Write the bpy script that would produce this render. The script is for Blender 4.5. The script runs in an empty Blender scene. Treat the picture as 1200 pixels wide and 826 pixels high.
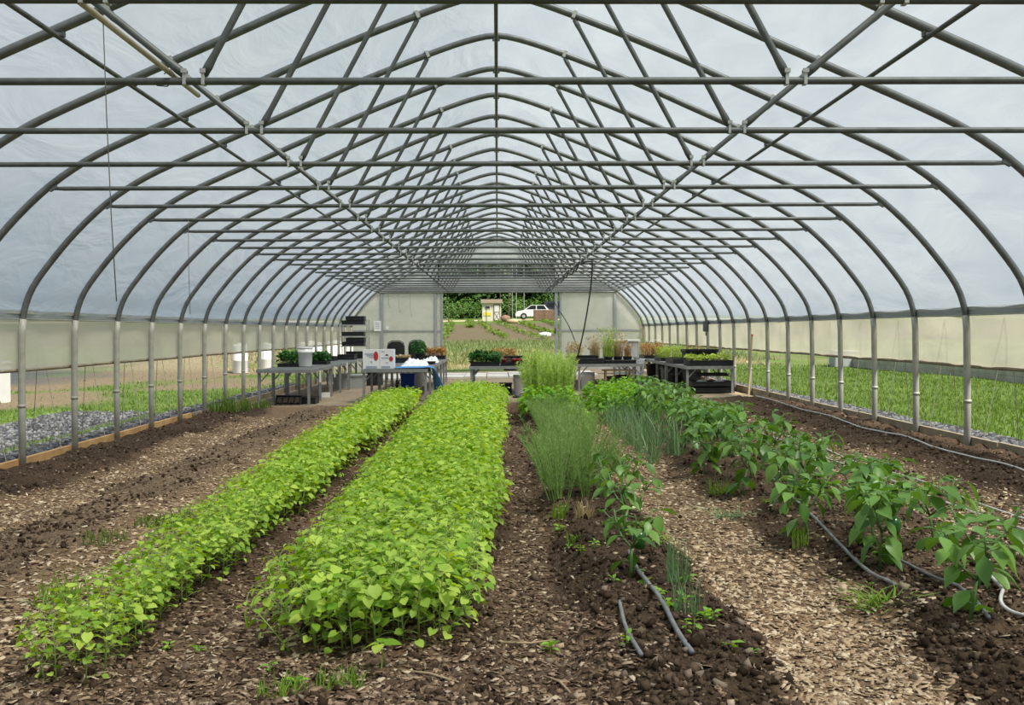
import bpy, math, random
import numpy as np
from mathutils import Matrix, Vector, Euler

# ------------------------------------------------------------------ camera, sky, sun, exposure
scene = bpy.context.scene
col = scene.collection
R = math.radians
CAMZ = 1.244
cam_d = bpy.data.cameras.new('camera')
cam_d.sensor_width = 36.0
cam_d.lens = 36.0 * 1194 / 1200
cam_d.clip_end = 600
cam = bpy.data.objects.new('camera', cam_d)
col.objects.link(cam)
cam.matrix_world = (Matrix.Translation((0, 0, CAMZ)) @ Matrix.Rotation(R(-0.816), 4, 'Z')
                    @ Matrix.Rotation(R(90 - 1.2), 4, 'X') @ Matrix.Rotation(R(-0.24), 4, 'Z'))
scene.camera = cam

world = bpy.data.worlds.new('sky')
scene.world = world
world.use_nodes = True
bg = world.node_tree.nodes['Background']
bg.inputs['Color'].default_value = (0.70, 0.84, 1.0, 1)
bg.inputs['Strength'].default_value = 0.49

sun_d = bpy.data.lights.new('sun', 'SUN')
sun_d.energy = 7.0
sun_d.angle = R(16)
sun_d.color = (1.0, 0.95, 0.84)
sun = bpy.data.objects.new('sun', sun_d)
col.objects.link(sun)
sun.rotation_euler = Vector((-0.42, 0.38, -1.0)).to_track_quat('-Z', 'Y').to_euler()

scene.view_settings.view_transform = 'Standard'
scene.view_settings.look = 'None'
scene.view_settings.exposure = 0.12
scene.view_settings.gamma = 1.0
scene.view_settings.use_curve_mapping = False
scene.cycles.max_bounces = 10
scene.cycles.diffuse_bounces = 4
scene.cycles.transparent_max_bounces = 16
scene.cycles.use_denoising = True
scene.cycles.caustics_reflective = False
scene.cycles.caustics_refractive = False

rng = np.random.default_rng(7)
rnd = random.Random(11)

# ------------------------------------------------------------------ helpers
def lk(o, parent=None):
    col.objects.link(o)
    if parent is not None:
        o.parent = parent
    return o

def tag(o, label=None, cat=None, group=None, kind=None):
    if label: o['label'] = label
    if cat: o['category'] = cat
    if group: o['group'] = group
    if kind: o['kind'] = kind
    return o

def thing(name, label, cat, loc=(0, 0, 0), rz=0.0, group=None):
    o = bpy.data.objects.new(name, None)
    o.empty_display_size = 0.05
    o.location = loc
    o.rotation_euler = (0, 0, rz)
    lk(o)
    return tag(o, label, cat, group)

def np_mesh(name, V, F, smooth=False):
    V = np.ascontiguousarray(V, dtype=np.float32)
    me = bpy.data.meshes.new(name)
    if not isinstance(F, (list, tuple)):
        F = [F]
    F = [np.asarray(f, dtype=np.int32) for f in F if len(f)]
    me.vertices.add(len(V))
    me.vertices.foreach_set('co', V.ravel())
    loops = np.concatenate([f.ravel() for f in F])
    tot = np.concatenate([np.full(len(f), f.shape[1], dtype=np.int32) for f in F])
    start = np.concatenate([[0], np.cumsum(tot)[:-1]]).astype(np.int32)
    me.loops.add(len(loops))
    me.loops.foreach_set('vertex_index', loops)
    me.polygons.add(len(tot))
    me.polygons.foreach_set('loop_start', start)
    me.polygons.foreach_set('loop_total', tot)
    if smooth:
        me.polygons.foreach_set('use_smooth', np.ones(len(tot), dtype=bool))
    me.update(calc_edges=True)
    me.validate()
    return me

def np_obj(name, V, F, mat, parent=None, smooth=False):
    me = np_mesh(name, V, F, smooth)
    me.materials.append(mat)
    return lk(bpy.data.objects.new(name, me), parent)

class MB:
    """collects simple shapes; build() links them as one mesh object"""
    def __init__(self):
        self.v = []; self.f = []
    def box(self, c, s, rot=None, taper=1.0):
        n = len(self.v)
        for dz in (-.5, .5):
            t = taper if dz > 0 else 1.0
            for dx, dy in ((-.5, -.5), (.5, -.5), (.5, .5), (-.5, .5)):
                p = Vector((dx * s[0] * t, dy * s[1] * t, dz * s[2]))
                if rot is not None:
                    p.rotate(rot)
                self.v.append((p.x + c[0], p.y + c[1], p.z + c[2]))
        for q in ((3, 2, 1, 0), (4, 5, 6, 7), (0, 1, 5, 4), (1, 2, 6, 5), (2, 3, 7, 6), (3, 0, 4, 7)):
            self.f.append(tuple(n + i for i in q))
        return self
    def b2(self, x0, x1, y0, y1, z0, z1):
        return self.box(((x0 + x1) / 2, (y0 + y1) / 2, (z0 + z1) / 2), (x1 - x0, y1 - y0, z1 - z0))
    def tube(self, pts, r, sides=8, caps=True):
        pts = [Vector(p) for p in pts]
        rs = r if isinstance(r, (list, tuple)) else [r] * len(pts)
        n0 = len(self.v)
        up = None
        for i, p in enumerate(pts):
            t = (pts[min(i + 1, len(pts) - 1)] - pts[max(i - 1, 0)]).normalized()
            if up is None:
                a = Vector((0, 0, 1)) if abs(t.z) < .9 else Vector((0, 1, 0))
                up = (a - t * a.dot(t)).normalized()
            else:
                up = (up - t * up.dot(t)).normalized()
            s = t.cross(up)
            for k in range(sides):
                a = 2 * math.pi * k / sides
                q = p + (up * math.cos(a) + s * math.sin(a)) * rs[i]
                self.v.append(tuple(q))
        for i in range(len(pts) - 1):
            for k in range(sides):
                a = n0 + i * sides + k; b = n0 + i * sides + (k + 1) % sides
                self.f.append((a, a + sides, b + sides, b))
        if caps:
            self.f.append(tuple(n0 + k for k in range(sides)))
            e = n0 + (len(pts) - 1) * sides
            self.f.append(tuple(e + k for k in reversed(range(sides))))
        return self
    def lathe(self, prof, c=(0, 0, 0), sides=20):
        n0 = len(self.v)
        for (r, z) in prof:
            for k in range(sides):
                a = 2 * math.pi * k / sides
                self.v.append((c[0] + r * math.cos(a), c[1] + r * math.sin(a), c[2] + z))
        for i in range(len(prof) - 1):
            for k in range(sides):
                a = n0 + i * sides + k; b = n0 + i * sides + (k + 1) % sides
                self.f.append((a, b, b + sides, a + sides))
        self.f.append(tuple(n0 + k for k in reversed(range(sides))))
        e = n0 + (len(prof) - 1) * sides
        self.f.append(tuple(e + k for k in range(sides)))
        return self
    def prism(self, poly, y0, y1):
        """polygon in XZ extruded along Y"""
        n0 = len(self.v); k = len(poly)
        for y in (y0, y1):
            for (x, z) in poly:
                self.v.append((x, y, z))
        self.f.append(tuple(n0 + i for i in range(k)))
        self.f.append(tuple(n0 + k + i for i in reversed(range(k))))
        for i in range(k):
            j = (i + 1) % k
            self.f.append((n0 + i, n0 + k + i, n0 + k + j, n0 + j))
        return self
    def mesh(self, name, mat, smooth=False):
        me = bpy.data.meshes.new(name)
        me.from_pydata(self.v, [], self.f)
        me.materials.append(mat)
        if smooth:
            me.polygons.foreach_set('use_smooth', np.ones(len(me.polygons), dtype=bool))
        me.update()
        return me
    def build(self, name, mat, parent=None, smooth=False):
        return lk(bpy.data.objects.new(name, self.mesh(name, mat, smooth)), parent)

def rotmats(az, el, roll, s, p):
    """N frames: local +Y points at azimuth az, elevation el; rolled about it; scaled; at p. -> (N,3,4)"""
    az = np.asarray(az, float) - math.pi / 2; el = np.asarray(el, float); roll = np.asarray(roll, float)
    ca, sa, ce, se, cr, sr = np.cos(az), np.sin(az), np.cos(el), np.sin(el), np.cos(roll), np.sin(roll)
    z = np.zeros_like(ca); o = z + 1
    Rz = np.stack([np.stack([ca, -sa, z], -1), np.stack([sa, ca, z], -1), np.stack([z, z, o], -1)], -2)
    Rx = np.stack([np.stack([o, z, z], -1), np.stack([z, ce, -se], -1), np.stack([z, se, ce], -1)], -2)
    Ry = np.stack([np.stack([cr, z, sr], -1), np.stack([z, o, z], -1), np.stack([-sr, z, cr], -1)], -2)
    M = Rz @ Rx @ Ry
    s = np.asarray(s, float)
    if s.ndim == 1:
        s = np.stack([s, s, s], -1)
    M = M * s[:, None, :]
    return np.concatenate([M, np.asarray(p, float)[:, :, None]], -1)

def scatter(tv, tf, M):
    tv = np.asarray(tv, float); n = len(tv); N = len(M)
    V = np.einsum('nij,kj->nki', M[:, :, :3], tv) + M[:, None, :, 3]
    off = (np.arange(N) * n)[:, None, None]
    fs = [(np.asarray(f)[None] + off).reshape(-1, np.asarray(f).shape[1]) for f in (tf if isinstance(tf, list) else [tf])]
    return V.reshape(-1, 3), fs

def join(parts):
    Vs, Fs, n = [], {}, 0
    for V, F in parts:
        for f in (F if isinstance(F, list) else [F]):
            f = np.asarray(f)
            if len(f):
                Fs.setdefault(f.shape[1], []).append(f + n)
        Vs.append(np.asarray(V)); n += len(V)
    return np.concatenate(Vs), [np.concatenate(a) for a in Fs.values()]

_lat = {}
def vnoise(x, y, scale, seed=0):
    if seed not in _lat:
        _lat[seed] = np.random.default_rng(1000 + seed).random((257, 257))
    L = _lat[seed]
    x = np.asarray(x, float) / scale + 77.3; y = np.asarray(y, float) / scale + 51.7
    xi = np.floor(x).astype(int); yi = np.floor(y).astype(int)
    fx = x - xi; fy = y - yi
    fx = fx * fx * (3 - 2 * fx); fy = fy * fy * (3 - 2 * fy)
    a = L[xi % 256, yi % 256]; b = L[(xi + 1) % 256, yi % 256]
    c = L[xi % 256, (yi + 1) % 256]; d = L[(xi + 1) % 256, (yi + 1) % 256]
    return (a * (1 - fx) + b * fx) * (1 - fy) + (c * (1 - fx) + d * fx) * fy

def band(x, a, b, e):
    return np.clip((x - a) / e + .5, 0, 1) * np.clip((b - x) / e + .5, 0, 1)

ORD = ['first', 'second', 'third', 'fourth', 'fifth', 'sixth', 'seventh', 'eighth', 'ninth', 'tenth', 'eleventh',
       'twelfth', 'thirteenth', 'fourteenth', 'fifteenth', 'sixteenth', 'seventeenth', 'eighteenth', 'nineteenth',
       'twentieth', 'twenty-first', 'twenty-second', 'twenty-third', 'twenty-fourth', 'twenty-fifth', 'twenty-sixth']

# ------------------------------------------------------------------ materials
def newmat(name):
    m = bpy.data.materials.new(name)
    m.use_nodes = True
    nt = m.node_tree
    nt.nodes.clear()
    out = nt.nodes.new('ShaderNodeOutputMaterial')
    return m, nt, out

def nd(nt, t, **kw):
    n = nt.nodes.new(t)
    for k, v in kw.items():
        if k in n.inputs: n.inputs[k].default_value = v
        else: setattr(n, k, v)
    return n

def c4(c): return (c[0], c[1], c[2], 1)

def ramp(nt, stops):
    r = nt.nodes.new('ShaderNodeValToRGB')
    els = r.color_ramp.elements
    while len(els) < len(stops): els.new(.5)
    for e, (p, c) in zip(els, stops):
        e.position = p; e.color = c4(c)
    return r

def mat(name, c1, c2=None, rough=.6, metal=0.0, scale=8.0, bump=0.0, bscale=None, spec=.4, coord='Object', detail=4.0, trans=0.0):
    m, nt, out = newmat(name)
    p = nd(nt, 'ShaderNodeBsdfPrincipled', Roughness=rough, Metallic=metal)
    p.inputs['Specular IOR Level'].default_value = spec
    tc = nt.nodes.new('ShaderNodeTexCoord')
    if c2 is None:
        c2 = tuple(min(1, v * 1.22) for v in c1)
    nz = nd(nt, 'ShaderNodeTexNoise', Scale=scale, Detail=detail)
    nt.links.new(tc.outputs[coord], nz.inputs['Vector'])
    rp = ramp(nt, [(.3, c1), (.7, c2)])
    nt.links.new(nz.outputs['Fac'], rp.inputs[0])
    nt.links.new(rp.outputs[0], p.inputs['Base Color'])
    if bump:
        nb = nd(nt, 'ShaderNodeTexNoise', Scale=bscale or scale * 4, Detail=6.0)
        nt.links.new(tc.outputs[coord], nb.inputs['Vector'])
        b = nd(nt, 'ShaderNodeBump', Strength=bump, Distance=.02)
        nt.links.new(nb.outputs['Fac'], b.inputs['Height'])
        nt.links.new(b.outputs[0], p.inputs['Normal'])
    sh = p.outputs[0]
    if trans:
        t = nt.nodes.new('ShaderNodeBsdfTranslucent')
        nt.links.new(rp.outputs[0], t.inputs['Color'])
        mx = nd(nt, 'ShaderNodeMixShader', Fac=trans)
        nt.links.new(sh, mx.inputs[1]); nt.links.new(t.outputs[0], mx.inputs[2])
        sh = mx.outputs[0]
    nt.links.new(sh, out.inputs[0])
    return m

def leafmat(name, dark, light, trans=.35, rough=.5, spec=.35, tcol=None):
    """colour varies from leaf to leaf (mesh island + object), with a little light passing through"""
    m, nt, out = newmat(name)
    g = nt.nodes.new('ShaderNodeNewGeometry')
    oi = nt.nodes.new('ShaderNodeObjectInfo')
    ad = nd(nt, 'ShaderNodeMath', operation='ADD')
    nt.links.new(g.outputs['Random Per Island'], ad.inputs[0])
    nt.links.new(oi.outputs['Random'], ad.inputs[1])
    fr = nd(nt, 'ShaderNodeMath', operation='FRACT')
    nt.links.new(ad.outputs[0], fr.inputs[0])
    rp = ramp(nt, [(0, dark), (1, light)])
    nt.links.new(fr.outputs[0], rp.inputs[0])
    tc = nt.nodes.new('ShaderNodeTexCoord')
    p = nd(nt, 'ShaderNodeBsdfPrincipled', Roughness=rough)
    p.inputs['Specular IOR Level'].default_value = spec
    nt.links.new(rp.outputs[0], p.inputs['Base Color'])
    t = nt.nodes.new('ShaderNodeBsdfTranslucent')
    hs = nd(nt, 'ShaderNodeHueSaturation', Saturation=1.15, Value=1.25, Hue=.485)
    nt.links.new(rp.outputs[0], hs.inputs['Color'])
    nt.links.new(hs.outputs[0], t.inputs['Color'])
    mx = nd(nt, 'ShaderNodeMixShader', Fac=trans)
    nt.links.new(p.outputs[0], mx.inputs[1]); nt.links.new(t.outputs[0], mx.inputs[2])
    nt.links.new(mx.outputs[0], out.inputs[0])
    return m

def islandmat(name, stops, rough=.8, spec=.2):
    m, nt, out = newmat(name)
    g = nt.nodes.new('ShaderNodeNewGeometry')
    rp = ramp(nt, stops)
    nt.links.new(g.outputs['Random Per Island'], rp.inputs[0])
    p = nd(nt, 'ShaderNodeBsdfPrincipled', Roughness=rough)
    p.inputs['Specular IOR Level'].default_value = spec
    nt.links.new(rp.outputs[0], p.inputs['Base Color'])
    nt.links.new(p.outputs[0], out.inputs[0])
    return m

def filmmat(name, tint, clear=.45, white=.5, bump=.25):
    """thin hazy greenhouse plastic: part straight through, part scattered"""
    m, nt, out = newmat(name)
    tc = nt.nodes.new('ShaderNodeTexCoord')
    mp = nt.nodes.new('ShaderNodeMapping')
    mp.inputs['Scale'].default_value = (1.0, .35, 1.0)
    mp.inputs['Rotation'].default_value = (0, 0, .5)
    nt.links.new(tc.outputs['Object'], mp.inputs['Vector'])
    nz = nd(nt, 'ShaderNodeTexNoise', Scale=2.2, Detail=5.0, Distortion=.8)
    nt.links.new(mp.outputs[0], nz.inputs['Vector'])
    b = nd(nt, 'ShaderNodeBump', Strength=bump, Distance=.08)
    nt.links.new(nz.outputs['Fac'], b.inputs['Height'])
    tl = nd(nt, 'ShaderNodeBsdfTranslucent', Color=c4(tint))
    df = nd(nt, 'ShaderNodeBsdfDiffuse', Color=c4(tint))
    for s in (tl, df): nt.links.new(b.outputs[0], s.inputs['Normal'])
    m1 = nd(nt, 'ShaderNodeMixShader', Fac=1 - white)
    nt.links.new(df.outputs[0], m1.inputs[1]); nt.links.new(tl.outputs[0], m1.inputs[2])
    gl = nd(nt, 'ShaderNodeBsdfGlossy', Roughness=.25)
    gl.inputs['Color'].default_value = (.9, .95, 1, 1)
    nt.links.new(b.outputs[0], gl.inputs['Normal'])
    m2 = nd(nt, 'ShaderNodeMixShader', Fac=.05)
    nt.links.new(m1.outputs[0], m2.inputs[1]); nt.links.new(gl.outputs[0], m2.inputs[2])
    tr = nd(nt, 'ShaderNodeBsdfTransparent', Color=(.93, .95, .97, 1))
    mr = nd(nt, 'ShaderNodeMapRange')
    mr.inputs['From Min'].default_value = .3; mr.inputs['From Max'].default_value = .7
    mr.inputs['To Min'].default_value = clear - .12; mr.inputs['To Max'].default_value = clear + .12
    nt.links.new(nz.outputs['Fac'], mr.inputs['Value'])
    m3 = nt.nodes.new('ShaderNodeMixShader')
    nt.links.new(mr.outputs[0], m3.inputs[0])
    nt.links.new(m2.outputs[0], m3.inputs[1]); nt.links.new(tr.outputs[0], m3.inputs[2])
    nt.links.new(m3.outputs[0], out.inputs[0])
    return m

M = {}
M['film'] = filmmat('roof_film', (.77, .83, .90), .40, .60, .7)
M['curtain'] = filmmat('curtain_film', (.88, .83, .68), .18, .45, .15)
M['poly'] = filmmat('polycarbonate', (.88, .87, .79), .12, .42, .05)
M['gable'] = filmmat('gable_sheet', (.90, .91, .91), .28, .40, .05)
M['pane'] = filmmat('clear_pane', (.9, .92, .92), .90, .5, .02)
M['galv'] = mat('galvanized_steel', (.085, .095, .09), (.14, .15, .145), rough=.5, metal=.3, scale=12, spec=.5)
M['galv_l'] = mat('pale_galvanized', (.40, .41, .39), (.50, .51, .48), rough=.5, metal=.35, scale=12, spec=.5)
M['galv_a'] = mat('shaded_arch_steel', (.115, .125, .12), (.18, .19, .185), rough=.45, metal=.3, scale=12, spec=.5)  # darkened tone: the backlit shade overhead is put into the colour
M['galv_p'] = mat('lit_ground_post_steel', (.36, .355, .30), (.47, .46, .40), rough=.6, metal=.1, scale=12, spec=.4)  # dusty sleeve steel, its colour also lightened for light from the side openings
M['bench'] = mat('bench_steel', (.25, .26, .26), (.36, .37, .36), rough=.5, metal=.4, scale=10)
M['mesh_top'] = mat('bench_mesh', (.12, .13, .13), (.2, .21, .21), rough=.6, metal=.3, scale=40)
M['frame_al'] = mat('grey_aluminium', (.35, .38, .38), (.43, .46, .46), rough=.45, metal=.4)
M['wood_new'] = mat('orange_pine', (.42, .24, .09), (.60, .37, .16), rough=.75, scale=5, bump=.3)
M['wood_old'] = mat('weathered_board', (.22, .18, .12), (.36, .30, .21), rough=.85, scale=5, bump=.3)
M['tan_wood'] = mat('tan_board', (.50, .38, .22), (.62, .48, .30), rough=.8, scale=6)
M['timber'] = mat('grey_timber', (.34, .32, .28), (.48, .46, .42), rough=.9, scale=4, bump=.3)
M['tanpipe'] = mat('tan_pipe', (.42, .35, .26), (.55, .47, .36), rough=.5)
M['white'] = mat('white_plastic', (.78, .78, .76), (.85, .85, .83), rough=.4)
M['paper'] = mat('white_card', (.80, .80, .80), (.86, .86, .86), rough=.7)
M['black'] = mat('black_plastic', (.012, .013, .015), (.025, .026, .03), rough=.45)
M['blackm'] = mat('black_cloth', (.015, .015, .017), (.03, .03, .03), rough=.8)
M['grey'] = mat('grey_plastic', (.38, .40, .40), (.46, .48, .48), rough=.5)
M['dgrey'] = mat('dark_grey_plastic', (.06, .065, .07), (.1, .105, .11), rough=.55)
M['blue'] = mat('blue_plastic', (.01, .05, .33), (.015, .07, .42), rough=.4)
M['tarp'] = mat('blue_tarp', (.06, .24, .55), (.10, .33, .68), rough=.45, scale=20, bump=.3)
M['cloth'] = mat('white_cloth', (.80, .82, .86), (.88, .88, .9), rough=.8, bump=.2)
M['red'] = mat('red_print', (.45, .03, .04), (.55, .06, .06), rough=.6)
M['print'] = mat('blue_grey_print', (.30, .36, .48), (.40, .45, .55), rough=.7)
M['redpot'] = mat('red_plastic', (.60, .05, .05), (.75, .12, .10), rough=.4)
M['yellow'] = mat('yellow_sign', (.80, .66, .05), (.9, .75, .1), rough=.6)
M['cream'] = mat('cream_siding', (.74, .68, .52), (.82, .77, .62), rough=.8)
M['roofb'] = mat('brown_roof', (.42, .32, .25), (.5, .4, .32), rough=.9)
M['dark'] = mat('dark_glass', (.01, .012, .015), (.02, .022, .025), rough=.15)
M['carw'] = mat('white_car_paint', (.75, .76, .78), (.82, .83, .85), rough=.25)
M['carg'] = mat('dark_car_paint', (.03, .035, .05), (.05, .055, .07), rough=.25)
M['lattice'] = mat('brown_boards', (.20, .12, .08), (.32, .20, .14), rough=.9, scale=6)
M['hose'] = mat('grey_drip_hose', (.16, .165, .17), (.26, .265, .27), rough=.5, scale=15)
M['whose'] = mat('white_drip_hose', (.55, .54, .52), (.72, .71, .68), rough=.5, scale=10)
M['rope'] = mat('pale_rope', (.62, .60, .48), (.75, .73, .6), rough=.8)
M['drope'] = mat('dark_rope', (.10, .095, .08), (.16, .15, .13), rough=.8)
M['cable'] = mat('black_cable', (.015, .015, .015), (.03, .03, .03), rough=.5)
M['paver'] = mat('pale_paver', (.60, .58, .54), (.72, .70, .65), rough=.9, scale=4, bump=.2)
M['twig'] = mat('pale_twig', (.34, .25, .15), (.5, .39, .25), rough=.85)
M['bark'] = mat('tree_bark', (.10, .075, .055), (.18, .14, .1), rough=.9, scale=3)
M['soilclod'] = islandmat('soil_clods', [(0, (.026, .016, .010)), (.55, (.075, .050, .033)), (.9, (.14, .10, .07)), (1, (.30, .24, .18))], .95, .1)
M['chipnew'] = islandmat('fresh_wood_chips', [(0, (.17, .105, .06)), (.3, (.38, .26, .155)), (.7, (.58, .43, .28)), (1, (.80, .67, .49))], .85)
M['chipold'] = islandmat('aged_wood_chips', [(0, (.06, .038, .025)), (.45, (.20, .132, .085)), (.8, (.38, .27, .18)), (1, (.65, .53, .39))], .9)
M['stone'] = islandmat('gravel_stones', [(0, (.035, .037, .04)), (.5, (.085, .088, .094)), (1, (.22, .223, .228))], .85)
M['bean'] = leafmat('bean_leaf', (.19, .39, .028), (.60, .78, .135), .38)
M['beanstem'] = mat('bean_stem', (.24, .36, .07), (.33, .44, .11), rough=.6)
M['pepper'] = leafmat('pepper_leaf', (.075, .20, .03), (.22, .41, .08), .30, rough=.38, spec=.5)
M['pstem'] = mat('pepper_stem', (.10, .20, .05), (.16, .28, .08), rough=.5)
M['pfruit'] = mat('green_pepper', (.02, .10, .015), (.04, .16, .03), rough=.2, spec=.6)
M['dill'] = leafmat('dill_frond', (.19, .34, .09), (.40, .55, .20), .42)
M['dillt'] = leafmat('tall_herb', (.38, .56, .13), (.70, .80, .34), .45)
M['bush'] = leafmat('bush_leaf', (.17, .40, .035), (.40, .66, .10), .38)
M['onion'] = leafmat('onion_blade', (.13, .25, .10), (.28, .42, .20), .25, rough=.4)
M['grass'] = leafmat('grass_blade', (.13, .27, .03), (.32, .50, .08), .4)
M['lawn'] = leafmat('lawn_blade', (.085, .165, .025), (.20, .285, .06), .4)
M['meadow'] = leafmat('meadow_blade', (.13, .19, .06), (.32, .37, .16), .35)
M['dry'] = leafmat('dry_grass', (.42, .33, .15), (.70, .58, .34), .3)
M['seedg'] = leafmat('dark_seedling', (.02, .10, .02), (.08, .24, .05), .25)
M['seedl'] = leafmat('lime_seedling', (.30, .46, .06), (.55, .66, .14), .35)
M['orange'] = leafmat('orange_herb', (.38, .20, .06), (.55, .36, .12), .3)
M['tree'] = leafmat('tree_leaf', (.018, .05, .016), (.09, .17, .045), .25)
M['shrub'] = leafmat('shrub_leaf', (.06, .15, .03), (.2, .34, .08), .3)

def vcolmat(name, rough=.95, bump=.5, bscale=60, nscale=42, lo=.38, hi=1.65):
    """ground: composition colour stored per vertex, broken up by noise"""
    m, nt, out = newmat(name)
    a = nt.nodes.new('ShaderNodeAttribute'); a.attribute_name = 'ground'
    tc = nt.nodes.new('ShaderNodeTexCoord')
    nz = nd(nt, 'ShaderNodeTexNoise', Scale=nscale, Detail=8.0, Roughness=.7)
    nt.links.new(tc.outputs['Object'], nz.inputs['Vector'])
    mr = nd(nt, 'ShaderNodeMapRange')
    mr.inputs['From Min'].default_value = .3; mr.inputs['From Max'].default_value = .7
    mr.inputs['To Min'].default_value = lo; mr.inputs['To Max'].default_value = hi
    nt.links.new(nz.outputs['Fac'], mr.inputs['Value'])
    mx = nt.nodes.new('ShaderNodeVectorMath'); mx.operation = 'SCALE'
    nt.links.new(a.outputs['Color'], mx.inputs[0]); nt.links.new(mr.outputs[0], mx.inputs['Scale'])
    p = nd(nt, 'ShaderNodeBsdfPrincipled', Roughness=rough)
    p.inputs['Specular IOR Level'].default_value = .12
    nt.links.new(mx.outputs[0], p.inputs['Base Color'])
    vb = nd(nt, 'ShaderNodeTexVoronoi', Scale=bscale)
    nt.links.new(tc.outputs['Object'], vb.inputs['Vector'])
    b = nd(nt, 'ShaderNodeBump', Strength=bump, Distance=.02)
    nt.links.new(vb.outputs['Distance'], b.inputs['Height'])
    nt.links.new(b.outputs[0], p.inputs['Normal'])
    nt.links.new(p.outputs[0], out.inputs[0])
    return m
M['soil'] = vcolmat('bed_soil')
M['outer'] = vcolmat('field_ground', bump=.4, bscale=14, nscale=16, lo=.45, hi=1.55)

# ------------------------------------------------------------------ the ground inside the house
HALF = 4.572; BAY = 1.219; Y0 = 4.07 * BAY; YEND = Y0 + 22 * BAY
SL = 0.0155
FLOOR_Y = 17.6

def base_z(x): return SL * np.clip(x, -4.7, 4.7)

def soil_fac(x, y):
    """0 = chips, 1 = soil; aged/new chips split"""
    w = (vnoise(x, y, .5, 1) - .5) * .28
    xx = x + w
    new = band(xx, .98, 1.58, .12) + .95 * band(xx, -2.5, -1.75, .25) * np.clip((y - 3.7) / 1.5, 0, 1) \
        + .9 * band(xx, -3.75, -3.1, .2) + .6 * band(xx, 2.75, 3.6, .25)
    old = band(xx, -1.36, -.84, .15) + band(xx, .02, .36, .1) \
        + band(xx, -4.6, -.02, .3) * np.clip((4.55 - y) / .7, 0, 1) + .25 * band(xx, -3.1, -2.3, .2) \
        + .35 * band(xx, 1.9, 2.75, .3)
    return np.clip(new, 0, 1), np.clip(old, 0, 1)

def ground_z(x, y):
    x = np.asarray(x, float); y = np.asarray(y, float)
    z = base_z(x)
    inb = np.clip((FLOOR_Y - y) / .6, 0, 1)
    w = (vnoise(x, y, .6, 2) - .5) * .10
    xx = x + w
    h = .10 * band(xx, .36, .95, .16) + .065 * band(xx, 1.62, 2.65, .25) + .06 * band(xx, 3.7, 4.7, .25) \
        + .045 * band(xx, -4.7, -3.7, .25) + .05 * band(xx, -3.1, -2.35, .3) \
        + .03 * band(xx, -1.75, -1.3, .15) + .035 * band(xx, -.85, .02, .15)
    soil = np.clip(h / .045, 0, 1)
    n = (vnoise(x, y, .42, 3) - .5) * .03 + (vnoise(x, y, .14, 4) - .5) * (.012 + .040 * soil) + (vnoise(x, y, .05, 5) - .5) * (.008 + .030 * soil)
    return z + inb * (h + n) + (1 - inb) * (vnoise(x, y, .3, 6) - .5) * .008

def gz(x, y): return float(ground_z(np.array([x]), np.array([y]))[0])

xs = np.concatenate([[-4.60], np.arange(-4.55, 4.56, .028), [4.60]])
ys = [-2.0, -1, 0, 1, 2, 2.6]
y = 2.9; st = .022
while y < FLOOR_Y + 1:
    ys.append(y); y += st; st *= 1.0062
ys += list(np.arange(ys[-1] + .3, YEND, .3)) + [YEND + .05]
ys = np.array(ys)
GX, GY = np.meshgrid(xs, ys)
GZ = ground_z(GX, GY)
nx, ny = len(xs), len(ys)
V = np.stack([GX, GY, GZ], -1).reshape(-1, 3)
idx = np.arange(nx * ny).reshape(ny, nx)
F = np.stack([idx[:-1, :-1], idx[:-1, 1:], idx[1:, 1:], idx[1:, :-1]], -1).reshape(-1, 4)
floor = np_obj('floor', V, F, M['soil'], smooth=True)
floor['kind'] = 'structure'
cn, co = soil_fac(V[:, 0], V[:, 1])
soilc = np.array([.066, .044, .029])
drier = np.array([.175, .125, .082])
leftbed = band(V[:, 0], -3.2, -2.2, .3) + .35 * band(V[:, 0], 1.9, 2.9, .4)
C = soilc[None] * (1 - leftbed[:, None]) + drier[None] * leftbed[:, None]
nz_ = vnoise(V[:, 0], V[:, 1], .25, 8)[:, None]
C = C * (.75 + .5 * nz_)
C = C * (1 - co[:, None]) + np.array([.13, .085, .055]) * co[:, None]
C = C * (1 - cn[:, None]) + np.array([.21, .14, .085]) * cn[:, None]
far = np.clip((V[:, 1] - FLOOR_Y) / .5, 0, 1)[:, None]
C = C * (1 - far) + np.array([.34, .27, .19]) * (.85 + .3 * nz_) * far
at = floor.data.color_attributes.new('ground', 'FLOAT_COLOR', 'POINT')
at.data.foreach_set('color', np.concatenate([C, np.ones((len(C), 1))], 1).astype(np.float32).ravel())

# pale paving slabs in front of the back door: each a piece of the floor
slab = MB().box((0, 0, 0), (.57, .86, .05)).mesh('paver', M['paver'])
for i in range(10):
    for j in range(3):
        x = -3.0 + i * .6; yy = 27.6 + j * .9
        o = lk(bpy.data.objects.new('paver', slab), floor)
        o.location = (x, yy, base_z(np.array([x]))[0] + .02 + rnd.uniform(-.006, .006))
        o.rotation_euler = (rnd.uniform(-.006, .006), rnd.uniform(-.006, .006), rnd.uniform(-.01, .01))

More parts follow.
